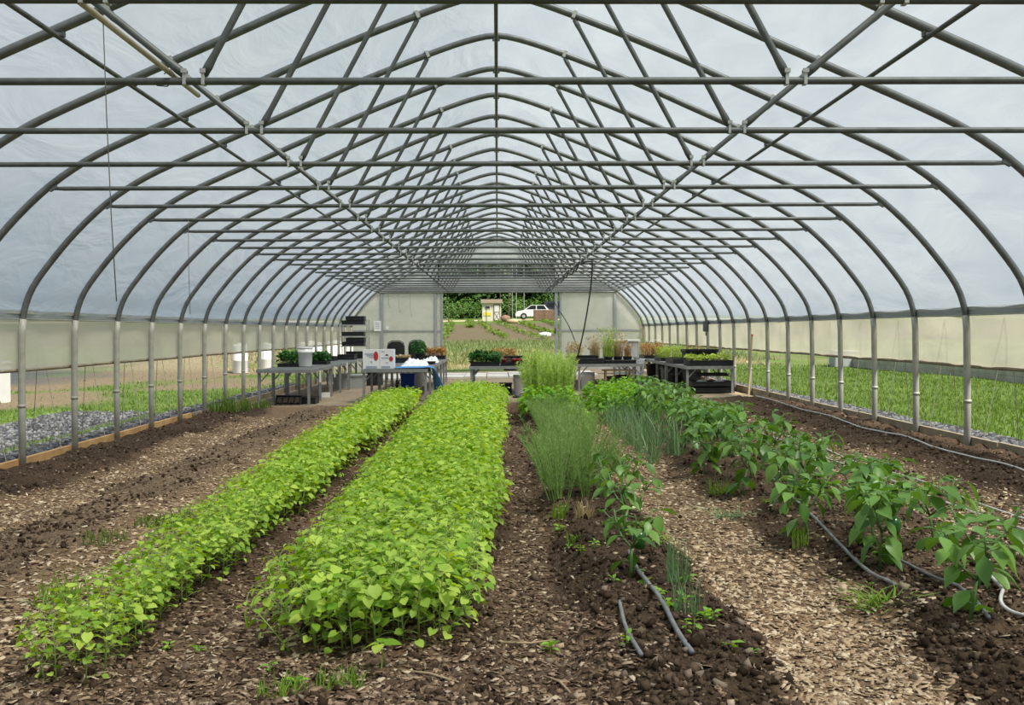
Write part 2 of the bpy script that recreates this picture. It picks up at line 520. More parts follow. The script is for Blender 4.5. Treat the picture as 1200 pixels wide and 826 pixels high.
# ------------------------------------------------------------------ the land outside
xo = np.unique(np.concatenate([np.linspace(-70, -14, 40), np.linspace(-14, -4.62, 70), np.linspace(-4.58, 4.58, 12), np.linspace(4.62, 14, 70), np.linspace(14, 70, 40)]))
yo = np.unique(np.concatenate([np.linspace(-12, 4, 10), np.linspace(4, 31.6, 110), [31.9], np.linspace(32.2, 60, 70), np.linspace(60, 130, 90), np.linspace(130, 240, 20)]))
OX, OY = np.meshgrid(xo, yo)
def outer_z(x, y):
    z = base_z(x) + np.interp(y, [0, 32, 38, 45, 60, 75, 98, 104, 130, 240], [0, -.02, .10, .35, .70, 1.15, 2.20, 2.35, 2.9, 4.5])
    z = z + (vnoise(x, y, 3, 21) - .5) * .12 * np.clip((np.abs(x) - 5.2) / 2, 0, 1) + (vnoise(x, y, .8, 22) - .5) * .03
    mound = np.exp(-(((x + 10.2) / 2.0) ** 2 + ((y - 39) / 2.6) ** 2)) * 1.25
    ins = (np.abs(x) < 4.6) & (y < 31.8)
    return np.where(ins, z - .6, z + mound)
def oz(x, y): return float(outer_z(np.array([float(x)]), np.array([float(y)]))[0])
OZ = outer_z(OX, OY)
V = np.stack([OX, OY, OZ], -1).reshape(-1, 3)
nx, ny = len(xo), len(yo)
idx = np.arange(nx * ny).reshape(ny, nx)
F = np.stack([idx[:-1, :-1], idx[:-1, 1:], idx[1:, 1:], idx[1:, :-1]], -1).reshape(-1, 4)
ground = np_obj('ground', V, F, M['outer'], smooth=True)
ground['kind'] = 'structure'
X, Y = V[:, 0], V[:, 1]
n1 = vnoise(X, Y, 2.2, 23); n2 = vnoise(X, Y, .9, 24)
green = np.array([.09, .14, .03]); tan = np.array([.17, .135, .085]); gravel = np.array([.075, .076, .08]); soilf = np.array([.135, .10, .07])
def lerp(a, b, t): return a * (1 - t[:, None]) + b * t[:, None]
Cc = np.repeat(green[None], len(V), 0) * (.8 + .5 * n2[:, None])
left = (X < -4.6)
t_tan = np.clip((n1 - .42) * 5, 0, 1) * left * np.clip((-X - 5.2) / .8, 0, 1)
Cc = lerp(Cc, tan, t_tan)
g1 = band(X + (n1 - .5) * .9, -7.0, -5.7, .4) * (Y < 17) * left
g2 = np.clip((-X - 12.5 + (n1 - .5) * 3) / 1.5, 0, 1) * left * (Y > 19) * (Y < 42)
Cc = lerp(Cc, gravel, np.clip(g1 + g2, 0, 1))
Cc = lerp(Cc, np.array([.19, .155, .10]), np.exp(-(((X + 10.2) / 2.2) ** 2 + ((Y - 39) / 3) ** 2)) > .25)
back = np.clip((Y - 52) / 4, 0, 1) * np.clip((93 - Y + (n1 - .5) * 6) / 3, 0, 1)
Cc = lerp(Cc, soilf * 1.0, back * (.75 + .25 * n1))
pale = np.clip((Y - 33) / 2, 0, 1) * np.clip((40 - Y) / 3, 0, 1)
Cc = lerp(Cc, np.array([.24, .21, .13]), pale * n1)
meadow = np.clip((Y - 38) / 2, 0, 1) * np.clip((56 - Y) / 3, 0, 1)
Cc = lerp(Cc, np.array([.15, .19, .065]), meadow)
road = band(Y + (n1 - .5), 101, 112, 1.0)
Cc = lerp(Cc, np.array([.45, .37, .25]), road)
at = ground.data.color_attributes.new('ground', 'FLOAT_COLOR', 'POINT')
at.data.foreach_set('color', np.concatenate([Cc, np.ones((len(Cc), 1))], 1).astype(np.float32).ravel())

# ------------------------------------------------------------------ frame: bows
PR = [(4.57, .5), (4.565, .9), (4.56, 1.2), (4.54, 1.43), (4.45, 1.68), (4.25, 1.955), (4.02, 2.22), (3.74, 2.48),
      (3.43, 2.69), (3.10, 2.855), (2.47, 3.13), (1.98, 3.345), (1.51, 3.555), (1.05, 3.745), (.66, 3.895), (.30, 4.02)]
def catmull(P, k=4):
    P = [np.array(p, float) for p in P]
    P = [2 * P[0] - P[1]] + P + [2 * P[-1] - P[-2]]
    out = []
    for i in range(1, len(P) - 2):
        for t in np.linspace(0, 1, k, endpoint=False):
            a, b, c, d = P[i - 1], P[i], P[i + 1], P[i + 2]
            out.append(.5 * (2 * b + (c - a) * t + (2 * a - 5 * b + 4 * c - d) * t * t + (3 * b - a - 3 * c + d) * t ** 3))
    out.append(P[-2])
    return np.array(out)
full = PR + [(0, 4.078)] + [(-x, z) for x, z in reversed(PR)]
PROF = catmull(full, 3)                       # right leg .. ridge .. left leg
def bow_z(x):
    h = PROF[:len(PROF) // 2 + 1]
    o = np.argsort(h[:, 0]);
    return float(np.interp(abs(x), h[o, 0], h[o, 1]))
TIEZ = 2.455
def wavy_tube(mb, pts, r, sides=8):
    return mb.tube(pts, r, sides)
arch_pts = [(p[0], 0, p[1]) for p in PROF if p[1] > 1.15]
leg_pts = [(HALF, 0, -.30), (4.570, 0, .5), (4.565, 0, .9), (4.560, 0, 1.25), (4.548, 0, 1.38)]
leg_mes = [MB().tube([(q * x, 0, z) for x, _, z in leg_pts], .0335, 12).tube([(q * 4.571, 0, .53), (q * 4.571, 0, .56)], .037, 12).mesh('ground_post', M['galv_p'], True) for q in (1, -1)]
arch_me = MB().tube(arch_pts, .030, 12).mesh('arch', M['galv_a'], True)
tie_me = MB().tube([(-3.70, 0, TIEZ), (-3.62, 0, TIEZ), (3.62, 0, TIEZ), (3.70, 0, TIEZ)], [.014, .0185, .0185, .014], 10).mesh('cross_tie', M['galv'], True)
def strut_mesh(a, b, r=.018):
    a, b = Vector(a), Vector(b); d = b - a; L = d.length; d.normalize()
    return MB().tube([a, a + d * .05, a + d * .11, b - d * .10, b - d * .05, b], [r * 1.15, r * 1.25, r, r, r * 1.2, r * 1.1], 10)
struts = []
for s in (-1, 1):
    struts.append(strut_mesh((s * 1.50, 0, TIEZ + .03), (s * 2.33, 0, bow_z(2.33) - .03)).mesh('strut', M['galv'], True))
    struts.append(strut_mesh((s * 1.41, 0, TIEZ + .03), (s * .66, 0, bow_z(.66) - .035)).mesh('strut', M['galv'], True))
clip_me = MB().box((0, 0, 0), (.016, .042, .075)).box((0, -.022, .028), (.028, .008, .02)).mesh('clip', M['galv_l'])
band_me = MB().box((0, 0, 0), (.03, .072, .075)).box((0, 0, .045), (.012, .02, .04)).mesh('band_clamp', M['galv_l'])
endp_me = MB().box((0, 0, 0), (.07, .03, .05)).mesh('end_bracket', M['galv'])
for n in range(-4, 23):
    yb = Y0 + n * BAY
    i = n + 1
    if n < -1:
        lab = 'steel arch out of view, %s behind the nearest visible one' % ORD[-2 - n]
    else:
        lab = 'grey steel arch truss carrying the %s cross tie from the top of the picture' % ORD[i]
        if n == 22: lab = 'farthest grey steel arch, standing against the back wall'
    b = thing('arch_truss', lab, 'arch', (0, yb, 0), 0, 'row of steel arch trusses')
    lk(bpy.data.objects.new('arch', arch_me), b)
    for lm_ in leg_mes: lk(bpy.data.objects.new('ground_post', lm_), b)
    o = lk(bpy.data.objects.new('cross_tie', tie_me), b); o.rotation_euler.y = rnd.uniform(-.0008, .0008)
    for sm in struts: lk(bpy.data.objects.new('strut', sm), b)
    if n < 12:
        for s in (-1, 1):
            for xx in (1.50, 1.41):
                o = lk(bpy.data.objects.new('clip', clip_me), b); o.location = (s * xx, 0, TIEZ + .018)
            for xx in (2.33, .66):
                o = lk(bpy.data.objects.new('band_clamp', band_me), b)
                o.location = (s * xx, 0, bow_z(xx) + .01); o.rotation_euler.y = s * .41
            o = lk(bpy.data.objects.new('end_bracket', endp_me), b); o.location = (s * 3.72, 0, TIEZ + .01); o.rotation_euler.y = s * .5

# purlins: long pipes under the arches
YA, YB = Y0 - 6 * BAY - .1, YEND + .02
def purlin(x, dz, r, label, m='galv'):
    z = bow_z(x) + dz
    t = thing('purlin', label, 'pipe', (x, YA, z), 0, 'long roof purlins')
    MB().tube([(0, 0, 0), (0, YB - YA, 0)], r, 8).build('pipe', M[m], t, True)
    cm = MB().box((0, 0, 0), (.05, .05, .02)).box((.03, 0, .012), (.012, .03, .045)).box((-.03, 0, .012), (.012, .03, .045)).mesh('clamp', M['galv'])
    for n in range(-2, 10):
        o = lk(bpy.data.objects.new('clamp', cm), t); o.location = (0, Y0 + n * BAY - YA, .012)
purlin(0, -.05, .018, 'ridge pipe running the length of the roof under the arch tops')
purlin(-2.62, -.048, .016, 'long roof pipe under the left slope of the arches')
purlin(2.62, -.048, .016, 'long roof pipe under the right slope of the arches')

# ------------------------------------------------------------------ roof film, hip rails, curtains
ys_f = np.arange(YA, YB + .01, BAY / 4)
nrm = []
for i in range(len(PROF)):
    t = PROF[min(i + 1, len(PROF) - 1)] - PROF[max(i - 1, 0)]
    t /= np.linalg.norm(t)
    nrm.append((t[1], -t[0]))
nrm = np.array(nrm)
keep = [i for i in range(len(PROF)) if PROF[i][1] > 1.40]
PP = PROF[keep] + nrm[keep] * .034 * np.sign((PROF[keep] * nrm[keep]).sum(1, keepdims=True))
PP[0, 1] = PP[-1, 1] = 1.40
rows = []
for k, yy in enumerate(ys_f):
    ph = (yy - Y0) / BAY % 1.0
    sag = .012 * math.sin(math.pi * ph) ** 2
    rows.append(np.stack([PP[:, 0] * (1 - sag / 4.5), np.full(len(PP), yy), PP[:, 1] - sag * .6], -1))
V = np.concatenate(rows); nx = len(PP); ny = len(ys_f)
idx = np.arange(nx * ny).reshape(ny, nx)
F = np.stack([idx[:-1, :-1], idx[:-1, 1:], idx[1:, 1:], idx[1:, :-1]], -1).reshape(-1, 4)
np_obj('ceiling', V, F, M['film'], smooth=True)['kind'] = 'structure'

for s, side in ((-1, 'left'), (1, 'right')):
    # hip rail: board with a lock channel, one piece per bay pair
    tr = MB().b2(s * 4.60 - .02, s * 4.60 + .02, YA, YB, 1.375, 1.465).build('trim_1' if s < 0 else 'trim_2', M['frame_al'])
    tr['kind'] = 'structure'
    MB().b2(s * 4.572 - .012, s * 4.572 + .012, YA, YB, 1.43, 1.462).build('lock_channel', M['galv_l'], tr)
    MB().b2(s * 4.575 - .010, s * 4.575 + .010, YA, YB, 1.378, 1.392).build('lock_channel', M['galv_l'], tr)
    # curtain hanging from the rail to the roll bar, slightly rippled
    yc = np.arange(YA, YB + .01, .08); zc = np.linspace(1.40, .885, 9)
    YY, ZZ = np.meshgrid(yc, zc)
    XX = s * (4.625 + .006 * np.sin(YY * 9.1) * (1.4 - ZZ) * 2 + (vnoise(YY, ZZ, .35, 31) - .5) * .03)
    V = np.stack([XX, YY, ZZ], -1).reshape(-1, 3)
    idx = np.arange(V.shape[0]).reshape(len(zc), len(yc))
    F = np.stack([idx[:-1, :-1], idx[:-1, 1:], idx[1:, 1:], idx[1:, :-1]], -1).reshape(-1, 4)
    w = np_obj('wall_' + side, V, F, M['curtain'], smooth=True); w['kind'] = 'structure'
    rb = [(s * 4.632, yy, .885 + .004 * math.sin(yy * 1.7 + s)) for yy in np.arange(YA, YB, .5)]
    MB().tube(rb, .018, 8).build('roll_bar', M['wood_old'], w, True)
    rd = MB().tube([(0, 0, 1.36), (0, -.20, .05)], .0035, 4).mesh('rope', M['drope'])
    rl = MB().tube([(0, 0, 1.36), (0, .50, .10)], .0035, 4).mesh('rope', M['rope'])
    zb = float(base_z(np.array([s * 4.6]))[0])
    for n in range(-1, 21):
        ym = Y0 + (n + .5) * BAY
        for me, xx in ((rd, 4.668), (rl, 4.675)):
            o = lk(bpy.data.objects.new('rope', me), w); o.location = (s * xx, ym, zb)
    # base boards
    bb = thing('baseboard_' + side, None, None, (s * 4.62, 0, zb)); bb['kind'] = 'structure'
    yy = -2.0; k = 0
    while yy < YEND:
        L = [2.6, 3.66, 2.44][k % 3]
        e = min(yy + L, YEND)
        mm = M['wood_new'] if s < 0 and yy < 14 else M['wood_old']
        p = MB().b2(-.022, .022, yy + .008, e - .008, -.12, .095 if s < 0 else .125).build('board', mm, bb)
        p.location.z = rnd.uniform(-.012, .012); p.location.x = rnd.uniform(-.006, .006)
        yy = e; k += 1

# ------------------------------------------------------------------ back wall
wb = thing('wall_back', None, None, (0, YEND + .06, 0)); wb['kind'] = 'structure'
def zline(x): return bow_z(x) + .0
def gpoly(x0, x1, z0, n=10):
    xs_ = np.linspace(x0, x1, n)
    top = [(x, zline(x)) for x in xs_]
    return [(x1, z0), (x0, z0)] + top
def panel(poly, name='panel', m='poly', y0=-.012, y1=.012):
    MB().prism(poly, y0, y1).build(name, M[m], wb)
def rect(x0, x1, z0, z1): return [(x0, z0), (x1, z0), (x1, z1), (x0, z1)]
panel(rect(-4.5, -3.64, 0, 1.24)); panel(rect(-4.5, -3.64, 1.28, 1.9)); panel([(-4.36, 1.9), (-3.64, 1.9), (-3.64, 2.5), (-3.72, 2.5)])
panel(rect(-3.56, -1.96, 0, 1.24)); panel(rect(-3.56, -1.96, 1.28, 2.5)); panel(rect(-1.89, -1.74, 0, 2.5))
panel(rect(3.72, 4.5, 0, 1.24)); panel(rect(3.72, 4.45, 1.28, 1.9)); panel([(3.72, 1.9), (4.36, 1.9), (3.8, 2.45), (3.72, 2.5)])
panel(rect(2.0, 3.64, 0, 1.24)); panel(rect(2.0, 3.64, 1.28, 2.5))
panel(gpoly(-3.66, -1.86, 2.6), m='gable'); panel(gpoly(1.86, 3.66, 2.6), m='gable')
panel(gpoly(-1.82, 1.82, 3.42, 16), m='gable')
panel(rect(-1.82, 1.82, 2.62, 2.90), m='gable')
for x0 in (-1.82, -.6, .62):
    panel(rect(x0 + .02, x0 + 1.18, 2.94, 3.38), 'window_pane', 'pane')
for x, w_, z1 in ((-3.60, .08, 2.5), (-1.92, .07, 3.3), (-1.72, .05, 2.48), (1.84, .09, 3.3), (1.97, .05, 2.5), (3.68, .08, 2.5)):
    MB().b2(x - w_ / 2, x + w_ / 2, -.05, .05, -.1, z1).build('post', M['frame_al'], wb)
MB().b2(-3.75, 3.75, -.06, .06, 2.46, 2.60).build('header_beam', M['frame_al'], wb)
MB().b2(-4.5, -1.74, -.03, .03, 1.24, 1.28).build('rail', M['frame_al'], wb)
MB().b2(1.86, 4.5, -.03, .03, 1.24, 1.28).build('rail', M['frame_al'], wb)
MB().b2(-1.84, 1.84, -.03, .03, 2.90, 2.94).build('rail', M['frame_al'], wb)
MB().b2(-1.84, 1.84, -.03, .03, 3.38, 3.42).build('rail', M['frame_al'], wb)
for x in (-.61, .61):
    MB().b2(x - .02, x + .02, -.03, .03, 2.92, 3.40).build('mullion', M['frame_al'], wb)
lt = MB().box((1.80, -.07, 1.25), (.03, .05, .18)).build('latch', M['black'], wb)
for (x, z, w_, h, lab) in ((-3.73, 1.42, .22, .32, 'white paper notice pinned left of the grey door post'), (-3.42, 1.38, .10, .10, 'small white card pinned right of the grey post')):
    nt_ = thing('paper_notice', lab, 'notice', (x, YEND - .02, z))
    MB().box((0, 0, 0), (w_, .006, h)).build('sheet', M['paper'], nt_)
    for k in range(4 if h > .2 else 1): MB().box((0, -.005, h * .3 - k * h * .17), (w_ * .66, .003, h * .045)).build('print', M['print'], nt_)

# ------------------------------------------------------------------ loose chips and clods on the soil
def place(n, ylo, yhi, p):
    """sample points with density falling with distance"""
    u = rng.random(n)
    yy = ylo * (yhi / ylo) ** (u ** p)
    lim = np.minimum(4.5, yy * .56 + .15)
    xx = (rng.random(n) * 2 - 1) * lim
    return xx, yy
chip_v = np.array([(-.5, -.5, 0), (.5, -.5, .02), (.42, .5, 0), (-.45, .45, .03), (-.5, -.5, .16), (.5, -.5, .18), (.42, .5, .16), (-.45, .45, .2)])
chip_f = np.array([(4, 5, 6, 7), (0, 1, 5, 4), (1, 2, 6, 5), (2, 3, 7, 6), (3, 0, 4, 7)])
def chips(name, label, n, which, m, seed, lmin, lmax):
    xx, yy = place(n, 3.0, 15.5, 1.0)
    new, old = soil_fac(xx, yy)
    pr = {'new': new, 'old': np.clip(old * (1 - new) + .10, 0, 1)}[which]
    k = rng.random(n) < pr
    xx, yy = xx[k], yy[k]; N = len(xx)
    L = lmin + (lmax - lmin) * rng.random(N) ** 2
    W = L * (.25 + .45 * rng.random(N))
    S = np.stack([W, L, np.full(N, .016)], -1)
    P = np.stack([xx, yy, ground_z(xx, yy) + .003], -1)
    Ms = rotmats(rng.random(N) * 6.283, rng.normal(0, .22, N), rng.normal(0, .28, N), S, P)
    Vv, Ff = scatter(chip_v, chip_f, Ms)
    o = np_obj(name, Vv, Ff, m)
    tag(o, label, 'wood chips', kind='stuff')
chips('wood_chips', 'pale fresh wood chip mulch covering the walking paths', 100000, 'new', M['chipnew'], 1, .014, .046)
chips('bark_mulch', 'dark aged bark mulch strewn around the leafy green beds', 74000, 'old', M['chipold'], 2, .012, .042)
t_ = (1 + 5 ** .5) / 2
ico_v = np.array([(-1, t_, 0), (1, t_, 0), (-1, -t_, 0), (1, -t_, 0), (0, -1, t_), (0, 1, t_), (0, -1, -t_), (0, 1, -t_), (t_, 0, -1), (t_, 0, 1), (-t_, 0, -1), (-t_, 0, 1)]) / 1.9
ico_f = np.array([(0, 11, 5), (0, 5, 1), (0, 1, 7), (0, 7, 10), (0, 10, 11), (1, 5, 9), (5, 11, 4), (11, 10, 2), (10, 7, 6), (7, 1, 8), (3, 9, 4), (3, 4, 2), (3, 2, 6), (3, 6, 8), (3, 8, 9), (4, 9, 5), (2, 4, 11), (6, 2, 10), (8, 6, 7), (9, 8, 1)])
oct_v = np.array([(1, 0, 0), (0, 1, 0), (-1, 0, 0), (0, -1, 0), (0, 0, 1), (0, 0, -1)], float)
oct_f = np.array([(0, 1, 4), (1, 2, 4), (2, 3, 4), (3, 0, 4), (1, 0, 5), (2, 1, 5), (3, 2, 5), (0, 3, 5)])
xx, yy = place(90000, 3.0, 16, 1.0)
new, old = soil_fac(xx, yy)
k = rng.random(len(xx)) < np.clip(1 - new * 1.1 - old * .7, .02, 1)
xx, yy = xx[k], yy[k]; N = len(xx)
S = (.0025 + .012 * rng.random(N) ** 5)[:, None] * (1 + 1.0 * rng.random((N, 3)))
P = np.stack([xx, yy, ground_z(xx, yy) + S[:, 2] * .25], -1)
Vv, Ff = scatter(oct_v, oct_f, rotmats(rng.random(N) * 6.28, rng.random(N) * 6, rng.random(N) * 6, S, P))
Vv = Vv + rng.normal(0, .22, Vv.shape) * np.repeat(S.mean(1), len(oct_v))[:, None]
tag(np_obj('soil_clods', Vv, Ff, M['soilclod'], smooth=False), 'crumbly dark soil clods scattered over the planting beds', 'soil', kind='stuff')

# gravel strips outside the base boards
for s, lab in ((-1, 'grey gravel strip outside the left base board'), (1, 'grey gravel strip outside the right base board')):
    N = 9000
    yy = 4.5 * (26 / 4.5) ** rng.random(N); xx = s * (4.66 + .72 * rng.random(N) ** .9)
    S = (.014 + .022 * rng.random(N))[:, None] * (1 + .4 * rng.random((N, 3)))
    P = np.stack([xx, yy, outer_z(xx, yy) + .012], -1)
    Vv, Ff = scatter(ico_v, ico_f, rotmats(rng.random(N) * 6.28, rng.random(N) * 6, rng.random(N) * 6, S, P))
    tag(np_obj('gravel', Vv, Ff, M['stone']), lab, 'gravel', kind='stuff')

N = 7000
yy = 6.5 * (17 / 6.5) ** rng.random(N); xx = -5.75 - 1.25 * rng.random(N)
S = (.010 + .018 * rng.random(N))[:, None] * (1 + .4 * rng.random((N, 3)))
Vv, Ff = scatter(ico_v, ico_f, rotmats(rng.random(N) * 6.28, rng.random(N) * 6, rng.random(N) * 6, S, np.stack([xx, yy, outer_z(xx, yy) + .004], -1)))
tag(np_obj('gravel', Vv, Ff, M['stone']), 'grey gravel path beyond the grass verge on the left', 'gravel', kind='stuff')

# ------------------------------------------------------------------ grass
blade_v = np.array([(-.5, 0, 0), (.5, 0, 0), (-.38, .5, .10), (.38, .5, .10), (0, 1, -.02)])
blade_f4 = np.array([(0, 1, 3, 2)]); blade_f3 = np.array([(2, 3, 4)])
def blades(xx, yy, zz, L, W, lean=.5):
    N = len(xx)
    S = np.stack([W, L, L], -1)
    el = np.clip(math.pi / 2 - np.abs(rng.normal(0, lean, N)), .08, None) if lean < 1 else rng.uniform(.06, .45, N)
    Ms = rotmats(rng.random(N) * 6.283, el, rng.normal(0, .3, N), S, np.stack([xx, yy, zz], -1))
    return scatter(blade_v, [blade_f4, blade_f3], Ms)
N = 150000
yy = 4.0 * (34 / 4.0) ** rng.random(N); xx = 5.28 + (yy * .75 - 1) * rng.random(N)
k = (xx < 11.4) & (rng.random(N) < .55 + .9 * vnoise(xx, yy, .7, 41)); xx, yy = xx[k], yy[k]
o = np_obj('lawn', *blades(xx, yy, outer_z(xx, yy) - .01, .03 + .07 * rng.random(len(xx)), .004 + yy * .0006, .7), M['lawn'])
tag(o, 'bright green lawn outside the right side of the greenhouse', 'grass', kind='stuff')
N = 90000
yy = 4.0 * (36 / 4.0) ** rng.random(N); xx = -5.25 - (yy * .7 - 1) * rng.random(N) ** 1.2
n1_ = vnoise(xx, yy, 2.2, 23)
k = (rng.random(N) < np.clip((.60 - n1_) * 4, .03, 1) + np.clip((6.0 + xx) / .3, 0, 1)) & ~((xx < -5.6) & (xx > -7.1) & (yy < 16.5)) & (xx > -13)
xx, yy = xx[k], yy[k]
o = np_obj('rough_grass', *blades(xx, yy, outer_z(xx, yy) - .01, .03 + .07 * rng.random(len(xx)), .004 + yy * .0006, .7), M['lawn'])
tag(o, 'patchy rough grass outside the left side of the greenhouse', 'grass', kind='stuff')
N = 30000
yy = 36 + 22 * rng.random(N); xx = (rng.random(N) * 2 - 1) * 10
o = np_obj('meadow_grass', *blades(xx, yy, outer_z(xx, yy) - .02, .08 + .24 * rng.random(N), .022 + .02 * rng.random(N), .8), M['meadow'])
tag(o, 'tall meadow grass outside beyond the back doorway', 'grass', kind='stuff')
N = 9000
yy = 33 + 12 * rng.random(N); xx = (rng.random(N) * 2 - 1) * 9
o = np_obj('dry_grass', *blades(xx, yy, outer_z(xx, yy) - .02, .06 + .16 * rng.random(N), .02 + .02 * rng.random(N), .8), M['dry'])
tag(o, 'dry straw coloured grass just outside the back doorway', 'grass', kind='stuff')

# ------------------------------------------------------------------ leaf templates
def leaf_tpl(ws, droop=.18, fold=.10, base=-.0):
    """ws: half widths at evenly spaced stations along the midrib from base to tip (exclusive)"""
    n = len(ws); v = []
    mids = []; L = []; Rr = []
    for i in range(n + 1):
        t = i / n
        mids.append(len(v)); v.append((0, t, -droop * t * t))
    for i, w_ in enumerate(ws):
        t = (i + .25) / n if i else 0.02
        yb_ = t + (base if i == 0 else 0)
        L.append(len(v)); v.append((-w_, yb_, -droop * t * t + fold * w_))
    for i, w_ in enumerate(ws):
        t = (i + .25) / n if i else 0.02
        yb_ = t + (base if i == 0 else 0)
        Rr.append(len(v)); v.append((w_, yb_, -droop * t * t + fold * w_))
    q = []; tr3 = []
    for i in range(n):
        if i < n - 1:
            q.append((mids[i], mids[i + 1], L[i + 1], L[i])); q.append((mids[i], Rr[i], Rr[i + 1], mids[i + 1]))
        else:
            tr3.append((mids[i], mids[i + 1], L[i])); tr3.append((mids[i], Rr[i], mids[i + 1]))
    return np.array(v), [np.array(q), np.array(tr3)]
HEART = leaf_tpl([.30, .52, .46, .26], .22, .16, -.12)
HEART2 = leaf_tpl([.34, .50, .40, .20], .10, .30, -.14)
OVATE = leaf_tpl([.05, .22, .28, .21, .08], .30, .25)
OVATE2 = leaf_tpl([.05, .21, .26, .19, .07], .14, .45)
LANCE = leaf_tpl([.06, .2, .2, .1], .2, .2)

# ------------------------------------------------------------------ bean-like crop: variants of one plant, unit height
def bean_variant(r, nl):
    """stem polyline + leaf frames for a plant of height 1 (leaf size relative to .36 m plant)"""
    lean = (r.uniform(-.10, .10), r.uniform(-.10, .10))
    def sp(t): return np.array([lean[0] * t * t, lean[1] * t * t, t])
    mb = MB().tube([sp(0), sp(.35), sp(.7), sp(.97)], [.012, .010, .008, .004], 4)
    az, el, ro, s, p = [], [], [], [], []
    a0 = r.uniform(0, 6.28)
    for i in range(nl):
        t = .20 + .80 * (i / (nl - 1)) ** .62
        a = a0 + i * 2.4 + r.uniform(-.4, .4)
        out_ = (.22 - .13 * (t - .2)) * r.uniform(.5, 1.3)
        b = sp(t - .06)
        e = b + np.array([math.cos(a) * out_, math.sin(a) * out_, .07 + r.uniform(-.03, .05)])
        mb.tube([b, (b + e) / 2 + np.array([0, 0, .02]), e], [.006, .005, .004], 3, False)
        az.append(a + r.uniform(-.5, .5)); el.append(r.uniform(-.65, .2)); ro.append(r.uniform(-.45, .45))
        s.append((.142 if t < .93 else .09) * r.uniform(.65, 1.2)); p.append(e)
    return mb, rotmats(az, el, ro, s, p)
br = random.Random(3)
variants = [bean_variant(br, nl) for nl in (16, 17, 15, 18, 15, 17)]
heart_mes = []
for tpl in (HEART, HEART2):
    me = np_mesh('leaf', tpl[0], tpl[1], True); me.materials.append(M['bean']); heart_mes.append(me)
stem_mes = [v[0].mesh('stem', M['beanstem'], True) for v in variants]
sv = [np.array(v[0].v) for v in variants]
sf = []
for v in variants:
    q = [f for f in v[0].f if len(f) == 4]; sf.append([np.array(q)])

def crop(sp_x, spots, label, group, stufflabel, n_ind, name):
    """spots: list of (x, y, h, lean az, lean amount); the nearest n_ind are plants of their own"""
    spots.sort(key=lambda q: q[1])
    r = random.Random(5)
    acc = []
    for i, (x, y, h, laz, lam) in enumerate(spots):
        k = r.randrange(len(variants)); rz = r.uniform(0, 6.283)
        Mt = Matrix.Translation((x, y, gz(x, y) - .01)) @ Matrix.Rotation(lam, 4, Vector((-math.sin(laz), math.cos(laz), 0))) @ Matrix.Rotation(rz, 4, 'Z')
        # leaves keep their real size: squash only height a little
        Ms = Mt @ Matrix.Diagonal((.33 + .1 * h, .33 + .1 * h, h, 1)) if False else Mt @ Matrix.Scale(h * .55 + .36 * .45, 4)
        if i < n_ind:
            o = thing(name, label, 'plant', group=group)
            o.matrix_world = Ms
            lk(bpy.data.objects.new('stem', stem_mes[k]), o)
            for j, lm in enumerate(variants[k][1]):
                lo = lk(bpy.data.objects.new('leaf', heart_mes[j % 2]), o)
                lo.matrix_local = Matrix([list(lm[0]), list(lm[1]), list(lm[2]), [0, 0, 0, 1]])
        else:
            A = np.array(Ms)
            L = variants[k][1]
            G = np.concatenate([np.einsum('ij,njk->nik', A[:3, :3], L[:, :, :3]), (np.einsum('ij,nj->ni', A[:3, :3], L[:, :, 3]) + A[:3, 3])[:, :, None]], -1)
            acc.append(scatter(HEART[0], HEART[1], G))
            if y < 9:
                acc.append((sv[k] @ A[:3, :3].T + A[:3, 3], sf[k]))
    Vv, Ff = join(acc)
    o = np_obj(name + '_crop', Vv, Ff, M['bean'], smooth=True)
    tag(o, stufflabel, 'plants', kind='stuff')

spots = []
y = 3.88
while y < 17.0:
    t = (y - 4) / 13
    x0 = -.80 - .08 * t; x1 = -.13 + .15 * t
    end = min(1, (y - 3.8) / .35)
    cx = (x0 + x1) / 2; hw = (x1 - x0) / 2 * (.86 + .14 * end)
    x = cx - hw
    while x < cx + hw:
        e = abs(x - cx) / hw
        h = (.33 + .08 * t) * (1 - .25 * e ** 4) * (.80 + .20 * end) * rnd.uniform(.85, 1.12)
        lam = .42 * e ** 3 + .25 * (1 - end)
        laz = 0 if x > cx else math.pi
        if end < 1 and e < .8: laz = -math.pi / 2
        spots.append((x + rnd.uniform(-.03, .03), y + rnd.uniform(-.03, .03), h, laz, lam))
        x += .078
    y += .078 if y < 10 else .095
crop(.08, spots, 'bright green heart-leaved seedling at the near end of the wide leafy bed', 'seedlings at the near end of the wide bed',
     'dense bright green heart-leaved crop filling the wide middle bed', 180, 'leafy_seedling')
spots = []
y = 3.62
while y < 16.2:
    t = (y - 3.6) / 12.6
    hw = .12 + .15 * t
    cx = -1.52 - .02 * t
    x = cx - hw
    while x <= cx + hw + .001:
        e = abs(x - cx) / hw
        h = (.13 + .15 * min(1, t * 2.0) + .07 * t) * rnd.uniform(.8, 1.15)
        spots.append((x + rnd.uniform(-.025, .025), y + rnd.uniform(-.03, .03), h, 0 if x > cx else math.pi, .25 * e ** 2))
        x += .08 if y > 5 else .095
    y += .075 if y < 10 else .095
crop(.08, spots, 'small heart-leaved seedling at the near end of the narrow left row', 'seedlings at the near end of the narrow row',
     'dense bright green heart-leaved crop in the narrow left row', 110, 'row_seedling')

